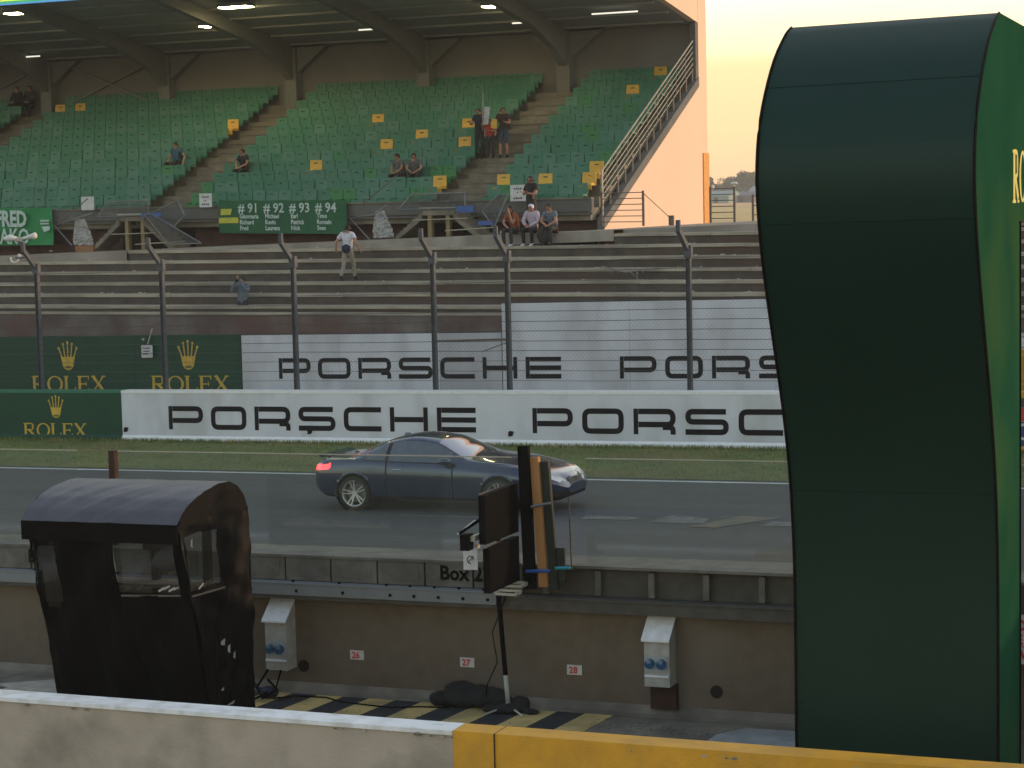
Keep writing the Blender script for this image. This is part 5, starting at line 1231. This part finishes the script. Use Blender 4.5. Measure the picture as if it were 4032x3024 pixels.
        for wx in wheels:
            y0 = s * .99; yi = s * .76
            mb = MB(CT); ring = []
            n = 40; prof_ = [(yi, .25), (yi, .31), (yi + s * .02, .335), (s * .90, .345), (y0 - s * .025, .335), (y0, .30), (y0, .262)]
            vs = [(wx + r * math.cos(2 * math.pi * k / n), y, ZW + r * math.sin(2 * math.pi * k / n)) for (y, r) in prof_ for k in range(n)]
            fs = [(a * n + k, a * n + (k + 1) % n, (a + 1) * n + (k + 1) % n, (a + 1) * n + k) for a in range(len(prof_) - 1) for k in range(n)]
            mb.add(vs, fs); wh = build('wheel', mb, 'tyre', root, smooth=True)
            mb = MB(CT)
            vs = [(wx + r * math.cos(2 * math.pi * k / n), y, ZW + r * math.sin(2 * math.pi * k / n)) for (y, r) in ((y0 - s * .004, .262), (y0 - s * .012, .248), (y0 - s * .10, .24)) for k in range(n)]
            mb.add(vs, [(a * n + k, a * n + (k + 1) % n, (a + 1) * n + (k + 1) % n, (a + 1) * n + k) for a in range(2) for k in range(n)])
            for k in range(5):
                a0 = 2 * math.pi * k / 5 + .5
                for da in (-.17, .17):
                    a1 = a0 + da
                    mb.bar((wx + .05 * math.cos(a0 + da * 1.4), y0 - s * .05, ZW + .05 * math.sin(a0 + da * 1.4)), (wx + .25 * math.cos(a1), y0 - s * .018, ZW + .25 * math.sin(a1)), .022, .03, upv=(0, 1, 0))
            mb.tube([(wx, y0 - s * .07, ZW), (wx, y0 - s * .03, ZW)], .055, 12); build('rim', mb, 'rim', wh)
            mb = MB(CT); mb.tube([(wx, y0 - s * .14, ZW), (wx, y0 - s * .11, ZW)], .19, 20); build('brake_disc', mb, 'galv', wh)
            mb = MB(CT); mb.tube([(wx, s * .40, ZW), (wx, s * .72, ZW)], .41, 24)
            mb.add([(wx + .408 * math.cos(2 * math.pi * k / 28), yy_, ZW + .408 * math.sin(2 * math.pi * k / 28)) for yy_ in (s * .70, s * .955) for k in range(28)], [(k, (k + 1) % 28, 28 + (k + 1) % 28, 28 + k) for k in range(28)]); build('wheel_well', mb, 'tower_trim', root)
            mb = MB(CT); P = [(wx + (RW + .004) * math.cos(t), s * (interp(K_wm, wx + RW * math.cos(t)) * (.992 if math.sin(t) > .6 else .985)) , ZW + (RW + .004) * math.sin(t)) for t in [math.radians(-18 + 216 * k / 30) for k in range(31)]]; mb.tube(P, .014, 5); build('arch_lip', mb, 'car', root, smooth=True)
    # kidney grille surround, badge plate, roof fin, exhausts
    for s in (-1, 1):
        mb = MB(CT); stroke(mb, [(s * .04, .52), (s * .30, .53), (s * .32, .65), (s * .05, .66)], .02, lambda u, v, d: (5.385 - abs(u) * .12 + d, u, v), closed=True, r=.03); build('grille_frame', mb, 'chrome', root)
        mb = MB(CT); mb.tube([(.03, s * .55, .34), (.12, s * .55, .34)], .04, 10); build('exhaust', mb, 'chrome', root)
    mb = MB(CT); mb.ball((1.75, 0, 1.425), .08, .015, .035, 8, 6); build('roof_fin', mb, 'car', root)
    mb = MB(CT); mb.box(-.012, -.002, -.26, .26, .60, .71); build('number_plate', mb, 'paper', root)
    mb = MB(CT); mb.prism([(.1, 1.005), (.03, 1.055), (.06, 1.065), (.28, 1.035)], 'y', -.62, .62); build('boot_spoiler', mb, 'car', root)
    return root
make_car()

# ================================================================== people
def person(label, base, facing, pose, shirt, legs, hair='hair', scale=1.0, hat=None, long_hair=False, skinm='skin', shoe='black_soft', extra=None, lean=0.0, arms=None, short=False, sleeve=True, group=None):
    """base = ground or seat contact point in the world; facing = heading of the face in degrees; pose stand / sit / walk"""
    J = {}
    hip = .93 if pose != 'sit' else 0.10
    J['pelvis'] = (0, 0, hip); J['spine'] = (0, .02 + lean * .15, hip + .22); J['chest'] = (0, lean * .38, hip + .44 - abs(lean) * .04)
    J['neck'] = (0, .01 + lean * .55, hip + .58 - abs(lean) * .10); J['head'] = (0, .035 + lean * .66, hip + .68 - abs(lean) * .12); J['crown'] = (0, .03 + lean * .70, hip + .79 - abs(lean) * .14)
    top = J['neck']
    for s, n in ((-1, 'L'), (1, 'R')):
        J['sh' + n] = (s * .18, top[1] - .01, top[2] - .07)
        J['hip' + n] = (s * .095, 0, hip - .03)
        if pose == 'stand':
            J['kn' + n] = (s * .11, .02, .50); J['an' + n] = (s * .12, -.02, .09); J['to' + n] = (s * .14, .16, .035)
        elif pose == 'walk':
            st_ = s * .24
            J['kn' + n] = (s * .10, st_ * .6 + .06, .50 + (.04 if s > 0 else 0)); J['an' + n] = (s * .10, st_ * 1.1 - (.0 if s > 0 else .08), .10 + (.06 if s < 0 else .02)); J['to' + n] = (s * .11, st_ * 1.1 + .17 - (.0 if s > 0 else .08), .04)
        else:
            J['kn' + n] = (s * .15, .44, .13); J['an' + n] = (s * .14, .40, -.34); J['to' + n] = (s * .15, .57, -.39)
        a = (arms or {}).get(n) or ('down' if pose != 'sit' else 'lap')
        sh = Vector(J['sh' + n])
        if a == 'down': el, wr = sh + Vector((s * .06, -.02, -.28)), sh + Vector((s * .08, .06, -.53))
        elif a == 'lap': el, wr = sh + Vector((s * .08, .10, -.25)), Vector((s * .07, .36, hip + .12))
        elif a == 'cross': el, wr = sh + Vector((s * .08, .08, -.27)), sh + Vector((-s * .18, .26, -.22))
        elif a == 'face': el, wr = sh + Vector((s * .10, .20, -.16)), Vector((s * .05, J['head'][1] + .24, J['head'][2] - .01))
        elif a == 'chin': el, wr = Vector((s * .16, .34, hip + .20)), Vector((s * .05, J['head'][1] + .12, J['head'][2] - .10))
        elif a == 'up': el, wr = sh + Vector((s * .10, .14, .05)), sh + Vector((s * .04, .28, .26))
        elif a == 'back': el, wr = sh + Vector((s * .16, -.10, -.25)), sh + Vector((s * .20, .02, -.44))
        elif a == 'hold': el, wr = sh + Vector((s * .07, .10, -.26)), sh + Vector((-s * .02, .32, -.24))
        J['el' + n] = tuple(el); J['wr' + n] = tuple(wr); d = (Vector(wr) - Vector(el)).normalized(); J['ha' + n] = tuple(Vector(wr) + d * .08)
    Rr = dict(pelvis=(.145, .105), spine=(.135, .10), chest=(.165, .11), neck=(.055, .055), head=(.085, .10), crown=(.07, .08))
    for n in 'LR': Rr.update({'sh' + n: (.068,) * 2, 'el' + n: (.045,) * 2, 'wr' + n: (.03,) * 2, 'ha' + n: (.032, .02), 'hip' + n: (.092,) * 2, 'kn' + n: (.06,) * 2, 'an' + n: (.042,) * 2, 'to' + n: (.038, .03)})
    order = list(J); E_ = [('pelvis', 'spine'), ('spine', 'chest'), ('chest', 'neck'), ('neck', 'head'), ('head', 'crown')]
    for n in 'LR': E_ += [('chest', 'sh' + n), ('sh' + n, 'el' + n), ('el' + n, 'wr' + n), ('wr' + n, 'ha' + n), ('pelvis', 'hip' + n), ('hip' + n, 'kn' + n), ('kn' + n, 'an' + n), ('an' + n, 'to' + n)]
    verts = [J[k] for k in order]; rad = [Rr[k] for k in order]; edges = [(order.index(a), order.index(b)) for a, b in E_]
    for n, s in (('L', -1), ('R', 1)):     # five fingers
        w_, h_ = Vector(J['wr' + n]), Vector(J['ha' + n]); d = (h_ - w_).normalized(); side = d.cross(Vector((0, 0, 1)))
        side = side.normalized() if side.length > .1 else Vector((1, 0, 0)); dn = side.cross(d).normalized()
        hi = order.index('ha' + n)
        for f, (o_, L_) in enumerate(((-.027, .06), (-.009, .075), (.009, .07), (.026, .055))):
            b0 = len(verts); verts.append(tuple(h_ + side * o_ + d * .02)); rad.append((.009, .009)); verts.append(tuple(h_ + side * o_ + d * (.02 + L_ * .6) + dn * .012)); rad.append((.008, .008)); verts.append(tuple(h_ + side * o_ + d * (.02 + L_) + dn * .035)); rad.append((.007, .007))
            edges += [(hi, b0), (b0, b0 + 1), (b0 + 1, b0 + 2)]
        b0 = len(verts); verts.append(tuple(w_.lerp(h_, .45) + side * (-.035))); rad.append((.011, .011)); verts.append(tuple(w_.lerp(h_, .9) + side * (-.055))); rad.append((.009, .009)); edges += [(order.index('wr' + n), b0), (b0, b0 + 1)]
    ca, sa = math.cos(R(facing - 90)), math.sin(R(facing - 90))
    def X(p): 
        p = Vector(p) * scale; return Vector((p.x * ca - p.y * sa, p.x * sa + p.y * ca, p.z))
    me = bpy.data.meshes.new('person_body'); me.from_pydata([tuple(X(v)) for v in verts], edges, [])
    o = bpy.data.objects.new('body', me); COL.objects.link(o)
    bm = bmesh.new(); bm.from_mesh(me); bm.verts.ensure_lookup_table(); ly = bm.verts.layers.skin.verify()
    for i, v in enumerate(bm.verts): v[ly].radius = (rad[i][0] * scale, rad[i][1] * scale); v[ly].use_root = (i == 0)
    bm.to_mesh(me); bm.free()
    sk = o.modifiers.new('skin', 'SKIN'); sk.use_smooth_shade = True; sb = o.modifiers.new('sub', 'SUBSURF'); sb.levels = 1; sb.render_levels = 1
    bpy.context.view_layer.update()
    em = bpy.data.meshes.new_from_object(o.evaluated_get(bpy.context.evaluated_depsgraph_get())); bpy.data.objects.remove(o)
    root = empty('person', base, label, 'person', group)
    body = bpy.data.objects.new('body', em); COL.objects.link(body); body.parent = root; WL[body] = Vector(base)
    em.materials.clear(); em.materials.append(Mt[skinm]); em.polygons.foreach_set('use_smooth', [True] * len(em.polygons))
    segs = [(X(J[a]), X(J[b]), a, b) for a, b in E_]
    def seg_of(c):
        best = None
        for a, b, na, nb in segs:
            ab = b - a; t = max(0, min(1, (c - a).dot(ab) / ab.length_squared)); dd = (c - (a + ab * t)).length
            if best is None or dd < best[0]: best = (dd, na, nb, t)
        return best
    cls = []
    for p in em.polygons:
        _, a, b, t = seg_of(p.center)
        k = 'skin'
        if (a, b) in (('pelvis', 'spine'), ('spine', 'chest')) or (a == 'chest' and b[:2] == 'sh') or (a == 'chest' and b == 'neck' and t < .75): k = 'shirt'
        elif a[:2] == 'sh' and (t < .62 or sleeve == 'long'): k = 'shirt'
        elif a[:2] == 'el' and sleeve == 'long': k = 'shirt'
        elif a == 'pelvis' and b[:3] == 'hip' or a[:3] == 'hip': k = 'legs'
        elif a[:2] == 'kn' and t < .93 and not short: k = 'legs'
        elif a[:2] == 'an' or (a[:2] == 'kn' and t >= .93): k = 'shoe'
        elif a == 'head' and (p.center - X(J['head'])).dot(X((0, 1, -.6))) < .035 * scale and p.center.z > X(J['head']).z - .01: k = 'hair'
        elif a == 'neck' and (p.center - X(J['head'])).dot(X((0, 1, 0))) < -.01 and p.center.z > X(J['head']).z - .05 * scale: k = 'hair'
        cls.append(k)
    nmap = dict(shirt='shirt', legs='shorts' if short else 'trousers', shoe='shoes', hair='hair')
    for k, m, off in (('shirt', shirt, .016), ('legs', legs, .012), ('shoe', shoe, .010), ('hair', hat or hair, .018)):
        fl = [em.polygons[i] for i, c in enumerate(cls) if c == k]
        if not fl: continue
        idx = {}; vs = []; fs = []
        for p in fl:
            f = []
            for vi in p.vertices:
                if vi not in idx:
                    idx[vi] = len(vs); v = em.vertices[vi]; vs.append(tuple(v.co + v.normal * off * scale + Vector(base)))
                f.append(idx[vi])
            fs.append(f)
        mb = MB(); mb.add(vs, fs); build('hat' if (k == 'hair' and hat) else nmap[k], mb, m, root, smooth=True)
    B = Vector(base)
    # face: eyes, nose, mouth
    hd = Vector(J['head'])
    mb = MB()
    for s in (-1, 1): mb.ball(tuple(B + X(hd + Vector((s * .032, .088, .012)))), .008 * scale, .008 * scale, .006 * scale, 6, 4)
    build('eyes', mb, 'ink', root)
    mb = MB(); mb.ball(tuple(B + X(hd + Vector((0, .100, -.012)))), .012 * scale, .014 * scale, .020 * scale, 6, 4); build('nose', mb, skinm, root)
    if long_hair:
        mb = MB(); c = B + X(hd + Vector((0, -.05, -.10))); mb.ball(tuple(c), .10 * scale, .07 * scale, .19 * scale, 12, 8); build('hair', mb, hair, root, smooth=True)
    if extra: extra(root, B, X, J)
    return root
def cm(name, c): 
    if name not in Mt: Mt[name] = mat(name, c, .85, c2=tuple(v * .7 for v in c), scale=14)
    return name
cm('cloth_navy', (.015, .018, .05)); cm('cloth_black', (.014, .014, .016)); cm('cloth_charcoal', (.03, .03, .033)); cm('cloth_teal', (.03, .10, .16)); cm('cloth_white', (.62, .62, .70)); cm('cloth_khaki', (.30, .28, .23))
cm('cloth_greyblue', (.13, .17, .22)); cm('cloth_grey', (.12, .12, .13)); cm('cloth_red', (.42, .03, .03)); cm('cloth_orange', (.30, .08, .03)); cm('cloth_stripe', (.50, .42, .50)); cm('cloth_brown', (.05, .03, .025)); cm('cloth_denim', (.05, .07, .11))
def seat_at(i, x): return (x, rowY(i) + .42, rowZ(i) + .40)
def hold_flag(root, B, X, J):
    mb = MB(); p = B + X(Vector(J['haR']) + Vector((0, .02, 0)))
    mb.tube([tuple(p + Vector((.02, -.02, -.25))), tuple(p + Vector((.05, -.02, .85)))], .014, 5); o = build('flag_pole', mb, 'box_grey', root)
def backpack(root, B, X, J):
    mb = MB(); c = B + X(Vector(J['chest']) + Vector((0, -.17, -.06))); mb.ball(tuple(c), .15, .11, .21, 12, 8); build('backpack', mb, 'cloth_black', root, smooth=True)
def waistbag(root, B, X, J):
    mb = MB(); c = B + X(Vector((.02, -.16, 1.0))); mb.ball(tuple(c), .15, .07, .14, 12, 8); build('hip_bag', mb, 'cloth_navy', root, smooth=True)
    mb = MB(); mb.tube([tuple(B + X((-.14, -.12, 1.06))), tuple(B + X((.16, -.12, 1.07)))], .02, 5); build('strap', mb, 'cloth_navy', root)
def camera_hand(root, B, X, J):
    mb = MB(); c = B + X(Vector(J['head']) + Vector((0, .26, 0))); mb.ball(tuple(c), .07, .06, .05, 8, 6); build('camera', mb, 'black', root)
S_ = 270
person('person in dark clothes seated left of another in the top row at the far left', seat_at(12, -53.4), S_, 'sit', 'cloth_black', 'cloth_black', sleeve='long')
person('person in dark clothes seated right of another in the top row at the far left', seat_at(12, -52.75), S_ + 10, 'sit', 'cloth_charcoal', 'cloth_black', sleeve='long')
person('person in a teal shirt seated alone just left of the left aisle', seat_at(4, -41.75), S_ - 15, 'sit', 'cloth_teal', 'cloth_charcoal', arms={'L': 'back', 'R': 'lap'}, extra=backpack)
person('person in black seated alone right of the left aisle with hands in the lap', seat_at(3, -38.4), S_ - 10, 'sit', 'cloth_black', 'cloth_black', lean=.12)
person('person in a grey shirt and glasses seated on the left of a pair', seat_at(2, -31.75), S_ - 20, 'sit', 'cloth_grey', 'cloth_charcoal', lean=.25, arms={'L': 'lap', 'R': 'lap'})
person('person in a grey shirt with a backpack seated on the right of a pair', seat_at(2, -31.2), S_ + 10, 'sit', 'cloth_grey', 'cloth_charcoal', lean=.30, extra=backpack)
ai = 5; zf5 = rowZ(ai)
person('person in navy shirt and dark trousers standing in the aisle, left of three', (-29.75, rowY(5) + .2, rowZ(5)), S_ - 5, 'stand', 'cloth_navy', 'cloth_charcoal', arms={'L': 'down', 'R': 'hold'}, hat='cloth_navy')
person('small person in a red top in the aisle between two standing adults', (-29.30, rowY(5) + .1, rowZ(5)), S_, 'stand', 'cloth_red', 'cloth_charcoal', scale=.78, arms={'L': 'hold', 'R': 'up'}, extra=hold_flag)
person('person in dark brown shirt and grey shorts standing in the aisle, right of three', (-28.85, rowY(5) + .2, rowZ(5)), S_ + 15, 'stand', 'cloth_brown', 'cloth_denim', short=True, arms={'L': 'hold', 'R': 'down'}, lean=.05)
fl = MB(); r_ = random.Random(12); P = []
for j in range(9):
    for i in range(5): P.append((-29.50 + .05 * i + .01 * j, rowY(5) - .05 + r_.uniform(-.02, .02), rowZ(5) + 1.15 + .075 * j))
fl.add(P, [(j * 5 + i, j * 5 + i + 1, (j + 1) * 5 + i + 1, (j + 1) * 5 + i) for j in range(8) for i in range(4)])
o = build('furled_flag', fl, 'cloth_white', at=P[0]); tag(o, 'white furled flag held upright between the people standing in the aisle', 'flag')
fl = MB(); fl.prism([(-29.18, rowZ(5) + 1.02), (-28.95, rowZ(5) + 1.0), (-28.94, rowZ(5) + 1.32), (-29.14, rowZ(5) + 1.34)], 'y', rowY(5) - .12, rowY(5) - .10); o = build('yellow_folder', fl, 'seat_y', at=(-29.05, rowY(5) - .1, rowZ(5) + 1)); tag(o, 'yellow cloth bag in the hands of the person with shorts', 'bag')
zb_ = zw(-25.8)
person('person in a black shirt standing with folded arms behind the three seated spectators', (-25.45, 58.2, zb_), S_ - 20, 'stand', 'cloth_black', 'cloth_charcoal', arms={'L': 'cross', 'R': 'cross'}, scale=1.03)
def seat_edge(x): return (x, 56.05, zw(x) + .02)
person('person with long dark hair and orange brown top seated leftmost of three', seat_edge(-25.05), S_ - 15, 'sit', 'cloth_orange', 'cloth_charcoal', long_hair=True, arms={'L': 'chin', 'R': 'lap'}, lean=.32, shoe='cloth_white', scale=.98)
person('person with white head covering and pale top seated in the middle of three', seat_edge(-24.45), S_ - 5, 'sit', 'cloth_stripe', 'cloth_black', hat='cloth_white', sleeve='long', lean=.20, shoe='cloth_white')
person('person in grey blue top leaning forward, seated rightmost of three', seat_edge(-23.80), S_ - 10, 'sit', 'cloth_greyblue', 'cloth_charcoal', lean=.36, arms={'L': 'lap', 'R': 'lap'})
mb = MB(); bp_ = (-24.0, 55.75, 4.98)
mb.ball(bp_, .22, .14, .24, 12, 8); o = build('rucksack', mb, 'cloth_charcoal', at=bp_, smooth=True); tag(o, 'dark rucksack between the legs of the rightmost seated spectator', 'rucksack')
for k, x in enumerate((-25.55, -25.35)):
    mb = MB(); mb.ball((x, 56.2, zw(x) + .07), .09, .06, .07, 8, 6); o = build('white_bag', mb, 'paper', at=(x, 56.2, zw(x))); tag(o, ('small white paper bag left of the seated group, the left one of two', 'small white paper bag touching the leftmost seated spectator, the right one of two')[k], 'bag')
person('person in white shirt and khaki trousers walking up the terraces', (-29.35, 53.35, 3.13 + .314 * 2 + .0), 95, 'walk', 'cloth_white', 'cloth_khaki', arms={'L': 'back', 'R': 'back'}, extra=waistbag, scale=.98)
person('person in a grey blue jacket taking a photo on the lowest terrace', (-32.2, 52.0, 3.13 - .86), S_, 'stand', 'cloth_greyblue', 'cloth_charcoal', arms={'L': 'face', 'R': 'face'}, extra=camera_hand, sleeve='long', scale=1.0)

# ------------------------------------------------------------------ evening haze: one closed box of thin even air
hz_ = MB(); hz_.box(-320, 60, -15, 1300, -7, 18.5)
hm = bpy.data.materials.new('haze_air'); hm.use_nodes = True; hn = hm.node_tree; hn.nodes.clear()
pv = hn.nodes.new('ShaderNodeVolumePrincipled'); pv.inputs['Color'].default_value = (.92, .90, .86, 1); pv.inputs['Density'].default_value = .0004; pv.inputs['Anisotropy'].default_value = 0.0
ho = hn.nodes.new('ShaderNodeOutputMaterial'); hn.links.new(pv.outputs[0], ho.inputs['Volume'])
hb = build('haze', hz_, hm, kind='stuff'); tag(hb, 'thin pale evening haze lying over the straight, the stand and the fields', 'haze')
